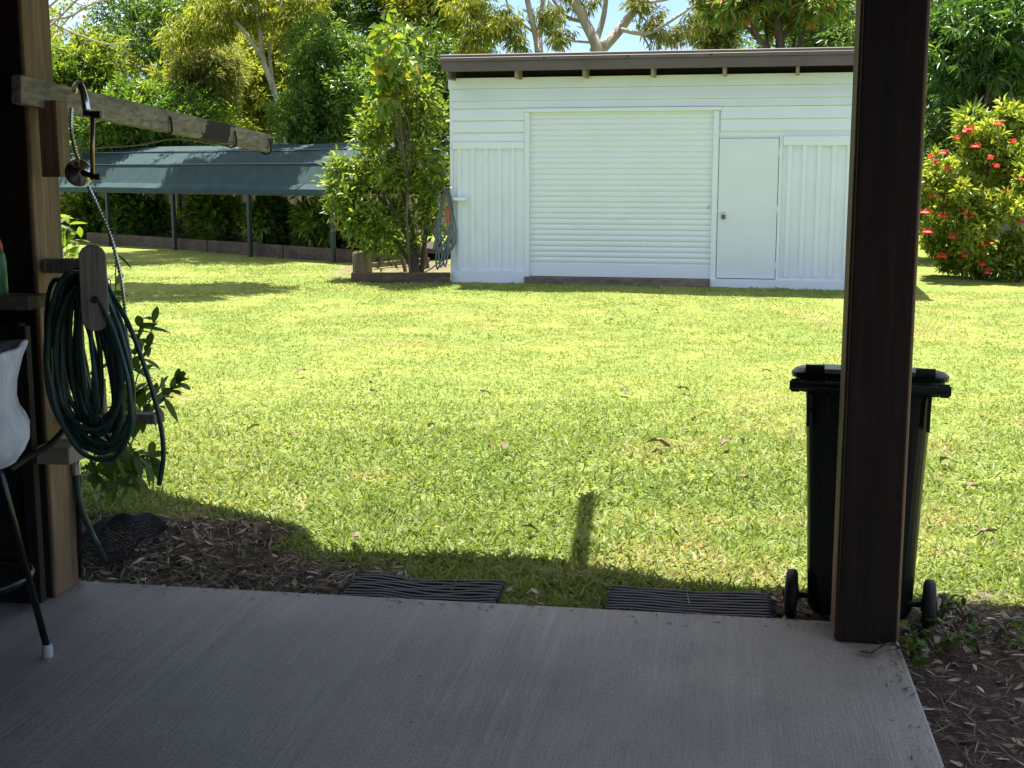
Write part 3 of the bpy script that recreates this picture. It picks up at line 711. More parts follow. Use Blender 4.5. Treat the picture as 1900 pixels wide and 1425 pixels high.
# fence boards glimpsed behind the shelter
def build_fence():
    p = at_y(950, 400, 31); o = thing('board_fence', 'old brown board fence glimpsed behind the leaves beyond the shelter', 'fence', (-8, 30.5, gz(0, 30)))
    mb = MB(); x = -16.0; g = random.Random(2)
    while x < 12:
        mb.box((x, 30.6 + g.uniform(-.01, .01), gz(0, 30) + .85), (.145, .02, 1.75 + g.uniform(-.05, .05))); x += .152
    mb.build('board', M['pale_board'], o)
    mb = MB(); mb.box((-2, 30.66, gz(0, 30) + .4), (28, .05, .09)); mb.box((-2, 30.66, gz(0, 30) + 1.4), (28, .05, .09)); mb.build('rail', M['pale_board'], o)
build_fence()

# ------------------------------------------------------------------ garden bed left of the shed: sleepers, stump, stakes
def build_bed():
    a = at_g(652, 524); b = at_g(836, 524)
    s = MB().beam(a + UP * .06, b + UP * .06, .10, .17).build('timber_sleeper', M['sleeper'], bevel=.012)
    tag(s, 'grey timber sleeper lying on the lawn edge left of the white shed', 'sleeper')
    c = at_g(692, 500); e = at_g(795, 492)
    s = MB().beam(c + UP * .07, e + UP * .09, .08, .08).build('timber_rail', M['stump'], bevel=.008); tag(s, 'thin pale timber rail lying slanted behind the stump', 'timber rail')
    c = at_g(690, 492); e = at_g(760, 486)
    s = MB().beam(c + UP * .05, e + UP * .1, .1, .13).build('timber_sleeper', M['sleeper'], bevel=.008); tag(s, 'short dark sleeper at the back of the little bed beside the stump', 'sleeper')
    p = at_g(670, 510); p = Vector((p.x, p.y + .12, gz(p.x, p.y)))
    st = thing('tree_stump', 'short sawn grey tree stump standing at the end of the sleeper bed', 'stump', p)
    g = random.Random(3); rings = []
    for z, r in ((-.05, .17), (.05, .155), (.2, .148), (.34, .15), (.36, .142)):
        rings.append([p + Vector((math.cos(t) * r * (1 + .05 * math.sin(3 * t + 1)), math.sin(t) * r * (1 + .05 * math.sin(5 * t)), z + .02 * math.cos(t))) for t in np.linspace(0, 2 * math.pi, 22, endpoint=False)])
    MB().loft(rings).build('trunk', M['stump'], st, smooth=True, bevel=.006)
    labs = ['rusty brown stake leaning left in the bed of the leafy shrub', 'rusty stake just left of the hanging grey hose', 'rusty double stake between the shrub stem and the hose']
    for (x0, y0, x1, y1), lb in zip(((755, 505, 738, 440), (796, 498, 776, 395), (791, 500, 770, 420)), labs):
        f = at_g(x0, y0); t = at_y(x1, y1, f.y + .1)
        tag(MB().beam(f - UP * .1, t, .045, .045).build('garden_stake', M['rust']), lb, 'stake', 'rusty stakes in the shrub bed')
build_bed()

# ------------------------------------------------------------------ trees and shrubs
LV = (.15, .045)
BG = 'tall trees behind the garden'
# far wall of trees
k = 0
for (px, py, rx, ry, Y, lm, lab) in (
    (120, 150, 150, 160, 36, 'yellow', 'sunny yellow green tree at the far left behind the post'),
    (300, 60, 150, 130, 38, 'dark', 'dark olive tree rising behind the left hedge'),
    (420, 190, 130, 130, 34, 'yellow', 'pale leafy tree around the white gum trunk on the left'),
    (640, 0, 130, 120, 37, 'dark', 'dark bushy tree above the round glossy tree'),
    (800, 20, 120, 130, 36, 'yellow', 'light yellow green tree over the left end of the shed roof'),
    (760, 170, 120, 140, 33, 'dark', 'dark tree hidden behind the climbing vine'),
    (1325, 40, 40, 60, 40, 'gum', 'thin grey green tree far behind the shed'),
    (1560, 80, 150, 190, 33, 'dark', 'dark tree behind the thick right hand post'),
    (1800, 120, 120, 190, 31, 'dark', 'dark tree in the gap between the thick post and the grey mango trunk'),
    (1960, 150, 120, 190, 32, 'dark', 'deep green tree at the far right edge behind the mango trees'),
    (520, 120, 90, 150, 35, 'yellow', 'yellowish tree between the forked gum and the round glossy tree'),
    (20, 240, 120, 150, 33, 'dark', 'dark tree at the extreme left hidden by the timber post')):
    tree('background_tree', lab, 'tree', px, py, rx, ry, Y, lm, 620, 26, (.20, .055), trunk_r=.14, group=BG, seed=20 + k, twig=.35, lobes=11, droop=.3); k += 1
tree('glossy_tree', 'round dense tree with small glossy leaves above the green shelter', 'tree', 615, 190, 110, 128, 26.0, 'glossy', 1700, 20, (.12, .042), trunk_r=.1, seed=3, twig=.2, lobes=12, rdepth=1.3)
HG = 'leafy trees massed behind the shelter'
tree('hedge_tree', 'large dark glossy tree mass above the left half of the shelter', 'tree', 290, 215, 140, 95, 29, 'glossy', 1300, 22, (.15, .05), trunk_r=.12, group=HG, seed=5, twig=.25, lobes=12)
tree('hedge_tree', 'light green tree showing between the left post and the shower hose', 'tree', 150, 165, 95, 110, 30, 'citrus', 900, 22, (.16, .05), trunk_r=.12, group=HG, seed=6, twig=.25)
tree('hedge_tree', 'fine leaved olive tree drooping over the middle of the shelter', 'tree', 390, 130, 95, 95, 31, 'gum', 800, 24, (.17, .032), trunk_r=.1, group=HG, seed=7, twig=.3, hang=.6)
def masses(name, label, cat, crowns, Y, leafm, leaf, per, stems, r, seed, bark='bark', group=None, dy=.4, **kw):
    g = random.Random(seed); x0, y0 = stems[0][0]; b = at_g(x0, y0) if y0 > 440 else at_y(x0, 400, Y)
    base = Vector((b.x, Y, gz(b.x, Y) - .03)); o = thing(name, label, cat, base, group)
    mb = MB(); lv = Leaves(seed); tips = []
    for (px, py, rx, ry, n) in crowns:
        c = at_y(px, py, Y + g.uniform(-dy, dy)); tips.append(c)
        l2, P, lc = crown(c, (px2m(rx, Y), px2m(max(rx, ry), Y), px2m(ry, Y)), n, per, leaf, seed=g.randint(1, 9999), lobes=6, lobe_r=.45, **kw)
        lv.V += l2.V; lv.F += [f + lv.n for f in l2.F]; lv.T += l2.T; lv.n += l2.n
    for st in stems:
        P = [at_y(x, y, Y + g.uniform(-.1, .1)) for x, y in st]; P[0] = Vector((P[0].x, P[0].y, gz(P[0].x, P[0].y) - .05))
        sp = smooth_path(P, 6); m = len(sp); mb.tube(sp, [r * (1 - .6 * i / m) for i in range(m)], 8)
        for q in sorted(tips, key=lambda t: (t - sp[-1]).length)[:4]:
            pp = smooth_path([sp[int(m * g.uniform(.4, .95))], sp[-1].lerp(q, .5) + Vector((0, 0, .05)), q], 5); mb.tube(pp, [r * .4 * (1 - .8 * i / len(pp)) for i in range(len(pp))], 6)
    mb.build('trunk', M[bark], o, smooth=True); lv.build('crown', L[leafm], o); return o
masses('citrus_shrub', 'many stemmed leafy shrub growing against the left side of the shed', 'shrub',
    [(705, 255, 48, 55, 90), (765, 225, 48, 52, 90), (800, 300, 34, 62, 80), (672, 325, 55, 48, 100), (742, 335, 62, 52, 130), (640, 375, 40, 34, 55), (795, 400, 36, 45, 60), (700, 415, 55, 36, 80), (775, 185, 36, 36, 40), (725, 200, 34, 40, 36), (628, 305, 26, 26, 22), (745, 450, 60, 28, 50), (815, 225, 22, 40, 30), (660, 400, 50, 40, 55), (625, 345, 30, 30, 26), (700, 460, 40, 25, 22)],
    19.6, 'citrus', (.122, .05), 8, [[(775, 505), (768, 440), (745, 350), (735, 260), (740, 150)], [(770, 508), (760, 450), (715, 370), (690, 320)], [(780, 505), (790, 430), (800, 330), (790, 220)], [(772, 508), (750, 470), (690, 400), (645, 370)]], .045, 8, spread=.65, droop=.2, twig=.28, tint_mu=.5)
tree('tall_vine', 'tall climbing plant with big yellow green leaves rising above the shrub', 'vine', 738, 118, 50, 100, 19.0, 'vine', 58, 5, (.21, .13), trunk_px=760, trunk_r=.022, seed=10, twig=.25, lobes=8, hang=.5, rdepth=.45)
tree('mango_tree', 'mango tree with drooping long leaves rising above the shed roof', 'tree', 1450, -20, 165, 105, 25, 'mango', 900, 20, (.22, .046), trunk_r=.14, seed=11, twig=.12, spread=.75, droop=.35, lobes=16, lobe_r=.4, lowcut=-.4, tint_mu=.68)
tree('mango_tree', 'shaded mango tree with a bare grey trunk right of the thick post', 'tree', 1850, 60, 140, 150, 23, 'mango', 950, 18, (.22, .046), trunk_px=1778, trunk_r=.10, seed=12, twig=.12, spread=.75, droop=.4, lobes=12, tint_mu=.2)
tree('mango_sapling', 'young mango plant with limp bright leaves above the red flowers', 'sapling', 1800, 225, 32, 42, 20.2, 'citrus', 46, 15, (.24, .045), trunk_r=.025, seed=13, twig=.08, spread=.8, droop=.55, lobes=4)
tree('mango_sapling', 'second leafy mango plant at the right picture edge above the flowering shrub', 'sapling', 1885, 235, 55, 60, 21.5, 'mango', 130, 16, (.24, .046), trunk_r=.03, seed=14, twig=.08, spread=.8, droop=.5, lobes=6)
tree('understory_shrub', 'dark shrub filling the gap behind the red flowering bush', 'shrub', 1770, 330, 130, 150, 23, 'dark', 800, 18, (.17, .05), trunk_r=.04, seed=15, twig=.2)
# dark plants behind the shelter posts
UG = 'dark plants growing behind the shelter posts'
for i, (px, py, rx, ry, Y, lab) in enumerate(((150, 410, 75, 70, 29.4, 'dark leafy plant at the far left under the shelter'), (260, 412, 66, 66, 28.4, 'dark leafy plant between the first two shelter posts'),
        (395, 415, 66, 66, 26.6, 'dark leafy plant left of the middle shelter post'), (515, 420, 66, 64, 25.2, 'dark leafy plant right of the middle shelter post'), (605, 425, 55, 62, 24.3, 'dark leafy plant at the right end under the shelter'), (690, 425, 60, 80, 24.2, 'dark leafy plant behind the stump and the shrub stems'))):
    tree('understory_plant', lab, 'plant', px, py, rx, ry, Y, 'glossy' if i % 2 else 'citrus', 520, 14, (.19, .075), trunk_r=.02, group=UG, seed=40 + i, twig=.22, tint_mu=.5, lobes=10, lobe_r=.4, rdepth=.8)

def gum(label, trunks, crowns, Y, seed):
    g = random.Random(seed); c0 = at_y(trunks[0][0][0], trunks[0][0][1], Y)
    base = Vector((c0.x, Y, gz(c0.x, Y))); o = thing('gum_tree', label, 'tree', base, 'gum trees with pale trunks')
    mb = MB()
    for pts, r in [(t[:-1], t[-1]) for t in trunks]:
        P = [at_y(x, y, Y + g.uniform(-.4, .4)) for x, y in pts]
        if pts is trunks[0][:-1] or pts == trunks[0][:-1]: P.insert(0, Vector((P[0].x + .1, Y, base.z - .1)))
        sp = smooth_path(P, 6); m = len(sp); r = r * .62 if Y == 29 else r * .66
        mb.tube(sp, [r * (1 - .5 * i / m) for i in range(m)], 10)
    mb.build('trunk', M['bark_pale'], o, smooth=True)
    lv = Leaves(seed); rng = lv.rng
    for (px, py, rx, ry, n) in crowns:
        c = at_y(px, py, Y); l2, _, _ = crown(c, (px2m(rx, Y), px2m(rx, Y), px2m(ry, Y)), n, 22, (.19, .034), seed=rng.integers(1, 9999), twig=.3, hang=.9, droop=.5, lobes=7, lobe_r=.42, spread=.8)
        lv.V += l2.V; lv.F += [f + lv.n for f in l2.F]; lv.T += l2.T; lv.n += l2.n
    lv.build('crown', L['yellow' if Y == 29 else 'gum'], o)
gum('leaning gum tree with forked pale trunk behind the left trees',
    [[(530, 300), (515, 190), (488, 110), (480, 40), (455, -40), .13], [(488, 110), (450, 55), (405, 10), (380, -30), .08], [(512, 180), (500, 90), (520, 20), (530, -30), .06], [(455, 60), (440, 20), (450, -40), .04]],
    [(440, 20, 110, 60, 150), (560, 40, 70, 60, 110), (370, 60, 80, 50, 90), (500, -70, 200, 60, 160)], 29, 3)
gum('big gum tree with thick pale branches behind the shed roof',
    [[(1105, 180), (1108, 95), (1085, 40), (1060, -10), (1040, -60), .24], [(1108, 100), (1150, 55), (1185, 5), (1220, -50), .20], [(1100, 95), (1120, 30), (1128, -40), .12], [(1152, 55), (1200, 62), (1250, 35), (1300, 0), .08], [(1085, 40), (1050, 30), (1020, -10), .08], [(1120, 80), (1060, 75), (1030, 60), .05], [(1190, 62), (1205, 90), (1200, 110), .04], [(1185, 5), (1240, -2), (1280, -30), .06]],
    [(1060, 0, 50, 30, 26), (1200, 12, 50, 30, 24), (1045, 66, 34, 24, 20), (1245, 68, 46, 26, 26), (1150, -100, 220, 50, 150), (1215, 45, 26, 22, 12), (1285, 40, 30, 30, 14)], 30, 4)
gum('slender gum tree with two upright trunks over the left part of the shed roof',
    [[(1000, 180), (998, 90), (985, 30), (970, -40), .17], [(1003, 100), (1002, 40), (1012, -30), .10], [(990, 60), (950, 25), (930, -30), .05]],
    [(925, 50, 50, 50, 55), (1015, 15, 40, 36, 22), (880, 78, 45, 34, 45), (865, 8, 50, 36, 40), (950, -90, 160, 50, 110), (960, 82, 30, 20, 14)], 29, 6)

# dead looking branches top left
def bare():
    Y = 26; b = at_y(60, 400, Y); o = thing('bare_tree', 'tree with thin bare grey branches against the sky at upper left', 'tree', (b.x, Y, gz(b.x, Y)))
    mb = MB(); base = Vector((b.x, Y, gz(b.x, Y) - .1))
    for pts, r in (([(40, 60), (90, 38), (130, 30), (170, 8), (230, -10)], .035), ([(130, 30), (115, 48), (100, 62)], .02), ([(90, 38), (110, 50), (160, 70), (200, 82), (250, 80)], .025), ([(110, -15), (140, 5), (165, 10), (180, 0)], .02), ([(155, 70), (158, 95), (156, 125)], .012)):
        mb.tube(smooth_path([at_y(x, y, Y) for x, y in pts], 5), [r * (1 - .6 * i / (5 * (len(pts) - 1))) for i in range(5 * (len(pts) - 1) + 1)], 7)
    mb.tube(smooth_path([base, at_y(50, 250, Y), at_y(40, 60, Y), at_y(20, -60, Y)], 6), .07, 8)
    mb.build('trunk', M['bark_pale'], o, smooth=True)
bare()

def ixora():
    o = masses('flowering_shrub', 'large spreading shrub covered in red flower heads at the right', 'shrub',
        [(1755, 335, 45, 62, 120), (1738, 430, 36, 70, 110), (1815, 285, 48, 55, 120), (1862, 240, 42, 48, 90), (1905, 330, 60, 95, 210), (1830, 395, 70, 78, 230), (1785, 475, 62, 38, 110), (1880, 470, 66, 52, 170), (1722, 345, 20, 44, 40), (1940, 240, 50, 70, 120), (1960, 430, 60, 90, 180), (1790, 240, 26, 26, 24)],
        19.6, 'ixora', (.125, .045), 15, [[(1830, 510), (1825, 430), (1830, 330), (1850, 260)], [(1820, 512), (1790, 440), (1755, 350)], [(1840, 512), (1880, 430), (1910, 340)]], .045, 31, spread=.7, droop=.1, twig=.14, tint_mu=.6)
    g = random.Random(9); spots = [(1800, 238), (1852, 228), (1775, 255), (1810, 270), (1795, 242), (1880, 262), (1750, 282), (1727, 290), (1737, 300), (1838, 292), (1757, 312), (1850, 307), (1784, 337), (1866, 356), (1755, 372), (1717, 392), (1728, 362), (1790, 393), (1750, 398), (1802, 400), (1722, 428), (1769, 437), (1838, 445), (1748, 473), (1822, 488), (1826, 452), (1790, 472), (1832, 503), (1895, 330), (1890, 410)]
    for x, y in spots:
        Y = 19.6 - g.uniform(.42, .62)
        p = at_y(x, y, Y); mb = MB(); fs = g.uniform(.6, 1.75)
        for _ in range(24):
            q = p + Vector((max(-.05, min(.05, g.gauss(0, .03))) * fs, max(-.05, min(.05, g.gauss(0, .03))) * fs, abs(g.gauss(.012, .01)))); n = Vector((g.gauss(0, .5), g.gauss(0, .5) - .4, 1)).normalized(); t = n.orthogonal().normalized(); s = n.cross(t); r = g.uniform(.012, .02)
            for kk in range(2):
                a = g.uniform(0, 3); u_ = t * math.cos(a) + s * math.sin(a); w_ = n.cross(u_)
                mb.add([q + u_ * r, q + w_ * r * .45 + n * .006, q - u_ * r, q - w_ * r * .45 + n * .006], [(0, 1, 2, 3)])
        mb.lathe(p - UP * .02, [(.05 * fs, -.015), (.052 * fs, 0), (.036 * fs, .016), (0, .026)], 9)
        mb.build('flower_head', M['flower'], o, normals=False)
ixora()
def strap_plant():
    p = at_g(1885, 520); o = thing('strap_leaf_plant', 'clump of long strap leaves on the lawn edge below the red flowering shrub', 'plant', p)
    lv = Leaves(5); g = lv.rng; N = 90; b = np.array(p) + g.normal(0, .08, (N, 3)) * [1, 1, 0]; d = g.normal(size=(N, 3)); d[:, 2] = np.abs(d[:, 2]) + .9
    lv.add_long(b, d, np.tile([0, 0, 1.], (N, 1)) + g.normal(0, .1, (N, 3)), g.uniform(.35, .65, N), .03, g.uniform(0, 1, N), .55, 4); lv.build('leaf_clump', L['strap'], o)
strap_plant()

def overhang():
    for bx, by, c, ra, n, sd, lab in ((-10.2, 24.0, (-5.9, 25.3, 6.9), (3.6, 1.9, 1.3), 1700, 71, 'tall tree behind the left post whose branches overhang the green shelter'), (-9.6, 19.0, (-5.2, 19.4, 6.4), (2.1, 1.5, .9), 900, 72, 'tall tree left of the frame whose branches shade the far left lawn')):
        base = Vector((bx, by, gz(bx, by) - .05)); o = thing('overhanging_tree', lab, 'tree', base)
        lv, P, lc = crown(c, ra, n, 16, (.17, .055), seed=sd, twig=.28, lobes=16, lobe_r=.30, hang=.4)
        mb = MB(); limbs(mb, base, Vector((bx + .6, by + .3, 6.0)), [tuple(p) for p in lc], .07, 4, nt=6, twigs=False); mb.build('trunk', M['bark_pale'], o, smooth=True)
        lv.build('crown', L['citrus'], o)
overhang()
def near_plant(name, label, base, sprays, leafl, leafw, seed, lm='weed'):
    o = thing(name, label, 'plant', base); mb = MB(); lv = Leaves(seed); g = lv.rng
    for (tip, nl) in sprays:
        tip = Vector(tip); b = Vector(base); mid = b.lerp(tip, .5) + Vector((0, 0, .05)); P = smooth_path([b, mid, tip], 6); mb.tube(P, [.006 - .004 * i / len(P) for i in range(len(P))], 6)
        for k in range(nl):
            t = 1 - .5 * (k / nl) ** 1.2; i = min(len(P) - 1, int(t * (len(P) - 1))); q = np.array(P[i])
            ax = np.array((tip - mid).normalized()); r = g.normal(size=3); d = ax * .5 + r * .6 + np.array([0, 0, .15])
            lv.add_long(q[None], d[None], (np.array([[0, 0, 1.]]) + g.normal(0, .3, (1, 3))), leafl * g.uniform(.7, 1.15, 1), leafw * g.uniform(.8, 1.15, 1), g.uniform(.2, .9, 1), .25, 4)
    mb.build('stem', M['bark'], o, smooth=True); lv.build('foliage', L[lm], o)
Yp = 5.75
near_plant('leafy_plant', 'leafy green plant spreading behind the hose at the foot of the left post', at_z(185, 905, -.06) + Vector((-.02, .35, 0)),
    [(at_y(265, 590, Yp), 22), (at_y(285, 600, Yp + .05), 16), (at_y(338, 700, Yp), 24), (at_y(300, 715, Yp), 22), (at_y(270, 710, Yp + .05), 26), (at_y(255, 845, Yp - .1), 26), (at_y(215, 850, Yp), 26), (at_y(190, 800, Yp + .1), 24), (at_y(230, 740, Yp + .1), 18), (at_y(215, 900, Yp), 22), (at_y(175, 880, Yp), 22), (at_y(285, 850, Yp), 20), (at_y(250, 880, Yp), 22), (at_y(215, 470, 5.9), 9), (at_y(205, 520, 5.9), 7)], .125, .040, 3)
near_plant('leafy_plant', 'bright leafy plant standing behind the left post near the paddle', at_g(110, 640), [(at_y(130, 400, 9.4), 16), (at_y(118, 430, 9.4), 16), (at_y(140, 445, 9.4), 16), (at_y(125, 470, 9.4), 14), (at_y(150, 440, 9.4), 10), (at_y(105, 400, 9.4), 14), (at_y(215, 505, 9.4), 7)], .16, .045, 8, 'citrus')
near_plant('weed', 'small green weed growing beside the foot of the thick dark post', at_z(1692, 1225, -.06), [(at_z(1680, 1160, .05), 6), (at_z(1705, 1200, .04), 9), (at_z(1690, 1190, .06), 8), (at_z(1712, 1235, .0), 7), (at_z(1615, 1212, .012), 3)], .05, .034, 11)
wg = random.Random(5)
for i, (x, y) in enumerate(((1745, 1150), (1795, 1165), (1845, 1190), (1765, 1200), (1820, 1225))):
    p = at_z(x, y, -.065)
    near_plant('weed', 'small weed sprouting in the dark mulch right of the wheelie bin', p, [(p + Vector((wg.uniform(-.12, .12), wg.uniform(-.1, .1), wg.uniform(.03, .08))), 6) for _ in range(4)], .035, .022, 60 + i)
    bpy.context.scene.collection.objects[-1]
for o in [o for o in col.objects if o.get('label', '').startswith('small weed')]: o['group'] = 'weeds in the dark mulch'

# ------------------------------------------------------------------ grass, litter, dead leaves
def build_grass():
    lv = Leaves(77); g = lv.rng
    def zone(y0, y1, dens, ln, wd, segs, tmu, tsd, flat, extra=.8):
        A = 0; N = int(dens * (y1 - y0) * ((y0 + y1) * .5 * .82 + 2 * extra))
        y = np.sqrt(g.uniform(y0 ** 2, y1 ** 2, N)); x = g.uniform(-1, 1, N) * (y * .41 + extra)
        dm = dirt(x, y); u = (x - HO.x) * HU.x + (y - HO.y) * HU.y; v = (x - HO.x) * HV.x + (y - HO.y) * HV.y
        # inside the shed, bed or on the slab nothing grows
        s = (x - SP.x) * SU.x + (y - SP.y) * SU.y; q = (x - SP.x) * SN.x + (y - SP.y) * SN.y
        ok = (g.uniform(size=N) > dm * .97) & ~((v < .03) & (u < .03)) & ~((v < .36) & (u > -1.12) & (u < -.45)) & ~((v < .38) & (u > -2.15) & (u < -1.45) & (g.uniform(size=N) < .72)) & ~((q < .02) & (s > S0 - .02))
        dens2 = .35 + .65 * np.clip((n2(x, y, .5, 3) * .5 + n2(x, y, .16, 4) * .5 - .22) / .3, 0, 1)
        ok &= g.uniform(size=N) < dens2
        x, y = x[ok], y[ok]; N = len(x); b = np.stack([x, y, ground_z(x, y) + (n2(x, y, .25, 5) - .5) * .018 + (n2(x, y, 1.4, 9) - .5) * .03 - .004], 1)
        d = g.normal(size=(N, 3)); d[:, 2] = np.abs(d[:, 2]) * .6 + flat
        big = n2(x, y, 2.2, 11) * .5 + n2(x, y, .6, 12) * .5
        dry = np.clip((n2(x, y, .9, 14) * .6 + n2(x, y, .28, 15) * .4 - .62) / .14, 0, 1)
        ti = g.normal(tmu, tsd, N) + (big - .5) * .35 + dry * g.uniform(0, .55, N)
        lv.add_long(b, d, g.normal(size=(N, 3)) * .5 + np.array([0, 0, 1.]), ln * g.uniform(.55, 1.25, N), wd * g.uniform(.7, 1.2, N), ti, g.uniform(.1, .55, N), segs)
    ys = [4.6, 5.6, 6.6, 7.6, 8.6, 9.6, 10.4, 11.6, 13, 14.5, 16, 18, 20, 22.5]
    for y0, y1 in zip(ys[:-1], ys[1:]):
        ym = (y0 + y1) / 2; lush = 1 / (1 + math.exp((ym - 9.0) / .45))
        zone(y0, y1, 8800 * (5.1 / ym) ** 1.4, .034 + .042 * lush + .0006 * ym, .0074 * (ym / 5.4) ** .55 * (.86 + .42 * lush), 3 if ym < 7.7 else 2, .64 - .12 * lush, .11 + .08 * lush, .30)
    o = lv.build('lawn_grass', L['grass']); tag(o, 'short bright green lawn grass between the patio and the shed', 'grass', kind='stuff')
build_grass()
def build_litter():
    lv = Leaves(5); g = lv.rng
    for N, (u0, u1), (v0, v1) in ((14000, (-4.2, -.3), (.02, 1.4)), (9000, (.02, 2.4), (-3.2, .6)), (1500, (-1.2, .6), (.0, .6))):
        u = g.uniform(u0, u1, N); v = g.uniform(v0, v1, N); x = HO.x + HU.x * u + HV.x * v; y = HO.y + HU.y * u + HV.y * v
        ok = g.uniform(size=N) < dirt(x, y) * np.clip(.25 + 1.1 * n2(x, y, .22, 21), 0, 1); x, y = x[ok], y[ok]; N = len(x)
        b = np.stack([x, y, ground_z(x, y) + g.uniform(.0, .022, N)], 1)
        d = g.normal(size=(N, 3)); d[:, 2] *= .3; kind = g.uniform(size=N)
        ln = np.where(kind < .68, g.uniform(.03, .13, N), g.uniform(.02, .085, N)); wd = np.where(kind < .68, g.uniform(.002, .006, N), g.uniform(.007, .026, N))
        ti = np.clip(g.normal(.48, .2, N) + np.where(g.uniform(size=N) < .05, .35, 0), 0, .97)
        lv.add_long(b, d, g.normal(size=(N, 3)) * .35 + np.array([0, 0, 1.]), ln, wd, ti, g.uniform(-.15, .3, N), 3)
    tag(lv.build('leaf_litter', L['litter']), 'dark mulch of dry leaves and twigs along the slab edge', 'mulch', kind='stuff')
build_litter()
def build_slab_bits():
    lv = Leaves(15); g = lv.rng; N = 260
    u = g.uniform(-3.6, 0, N); v = -np.abs(g.normal(0, .06, N)) - .004; k = g.uniform(size=N) < .25; u = np.where(k, -np.abs(g.normal(0, .05, N)) - .01, u); v = np.where(k, g.uniform(-1.6, 0, N), v)
    b = np.stack([HO.x + HU.x * u + HV.x * v, HO.y + HU.y * u + HV.y * v, g.uniform(.001, .005, N)], 1); d = g.normal(size=(N, 3)); d[:, 2] = .02
    lv.add_long(b, d, g.normal(size=(N, 3)) * .2 + np.array([0, 0, 1.]), g.uniform(.006, .04, N), g.uniform(.002, .007, N), np.clip(g.normal(.35, .2, N), 0, .9), -.05, 3)
    tag(lv.build('leaf_debris', L['litter']), 'scattered leaf crumbs blown along the slab edges', 'debris', kind='stuff')
build_slab_bits()
def dead_leaf_mesh(seed, ln=.11, wd=.05):
    g = random.Random(seed); mb = MB(); n = 7; vs = []
    for i in range(n):
        t = i / (n - 1); w_ = wd * math.sin(math.pi * min(.98, max(.02, t ** .8))) * g.uniform(.75, 1.1); z = .02 * math.sin(t * 3 + g.uniform(-.4, .4)) + .01
        c = g.uniform(.004, .018)
        vs += [(-w_ / 2, (t - .5) * ln, z + c), (0, (t - .5) * ln, z), (w_ / 2, (t - .5) * ln, z + c * g.uniform(.3, 1.4))]
    fs = []
    for i in range(n - 1):
        for j in range(2): a = i * 3 + j; fs.append((a, a + 1, a + 4, a + 3))
    mb.add(vs, fs); return mb
protos = []
spots = [(1220, 842, 1.5), (1348, 838, 1.1), (1755, 873, 1.2), (1160, 738, 1.0), (1268, 735, 1.1), (1285, 780, 1), (880, 800, .8), (472, 808, .9), (548, 818, .8), (800, 803, .8), (690, 724, 1.0), (1130, 600, 1.), (1420, 700, .9), (1215, 580, .9), (900, 740, .8), (560, 700, .9), (940, 844, .9), (1380, 905, .9), (660, 1015, 1.), (1800, 920, 1), (1830, 1010, 1), (1740, 905, .9), (490, 1005, 1.5), (455, 1078, 1.3), (520, 1010, 1.2), (345, 1025, 1.1), (300, 985, .9), (980, 1000, .9), (1530, 520, .1)]
for i, (x, y, sc) in enumerate(spots[:-1]):
    p = at_g(x, y); name = 'fallen_leaf'
    if i < 5: o = dead_leaf_mesh(i).build(name, M['dead_leaf'], None, smooth=False, normals=False); protos.append(o)
    else: o = protos[i % 5].copy(); link(o)
    far = p.y > 8
    o.location = p + UP * (.035 if p.y < 12 and float(dirt(p.x, p.y)) < .5 else .012); o.rotation_euler = (random.uniform(-.4, .4), random.uniform(-.4, .4), random.uniform(0, 6.3)); o.scale = (sc, sc, sc)
    tag(o, 'dry brown leaf lying loose on the ground near the patio' if float(dirt(p.x, p.y)) > .5 else 'dry brown fallen leaf lying on the sunlit lawn', 'leaf', 'fallen dry leaves')

# ------------------------------------------------------------------ rubber mats at the slab edge
def mat(label, pxs, seed, rows, width, wav):
    g = random.Random(seed); (x0, y0), (x1, y1) = pxs
    a = at_z(x0, y0, -.045); b = at_z(x1, y1, -.045); ua, va = huv(a); ub, vb = huv(b)
    o = thing('rubber_mat', label, 'mat', hp((ua + ub) / 2, .2, -.05), 'slatted rubber mats at the slab edge')
    mb = MB(); r = width / rows / 2 * .92
    for k in range(rows):
        v = .03 + width * (k + .5) / rows; ph = g.uniform(0, 6); path = []
        for i in range(25):
            t = i / 24; path.append(hp(ua + (ub - ua) * t + g.uniform(-.003, .003), v + wav * .002 * math.sin(t * 9 + ph * .2), -.038 - .006 * (wav - 1) + wav * .003 * math.sin(t * 7 + k * .15) + wav * .0012 * math.sin(t * 17 + ph)))
        mb.tube(path, r, 7)
    mb.build('slats', M['rubber'], o, smooth=True)
    mb = MB()
    for t in (.1, .35, .6, .85): mb.beam(hp(ua + (ub - ua) * t, .03, -.052), hp(ua + (ub - ua) * t, .03 + width, -.052), .03, .008)
    mb.build('backing_strip', M['rubber'], o)
mat('clean black slatted rubber mat left of the wheelie bin', ((1133, 1100), (1430, 1120)), 1, 10, .34, 1.0)
mat('sunken black slatted rubber mat half overgrown by grass', ((655, 1085), (930, 1100)), 2, 10, .34, 2.0)

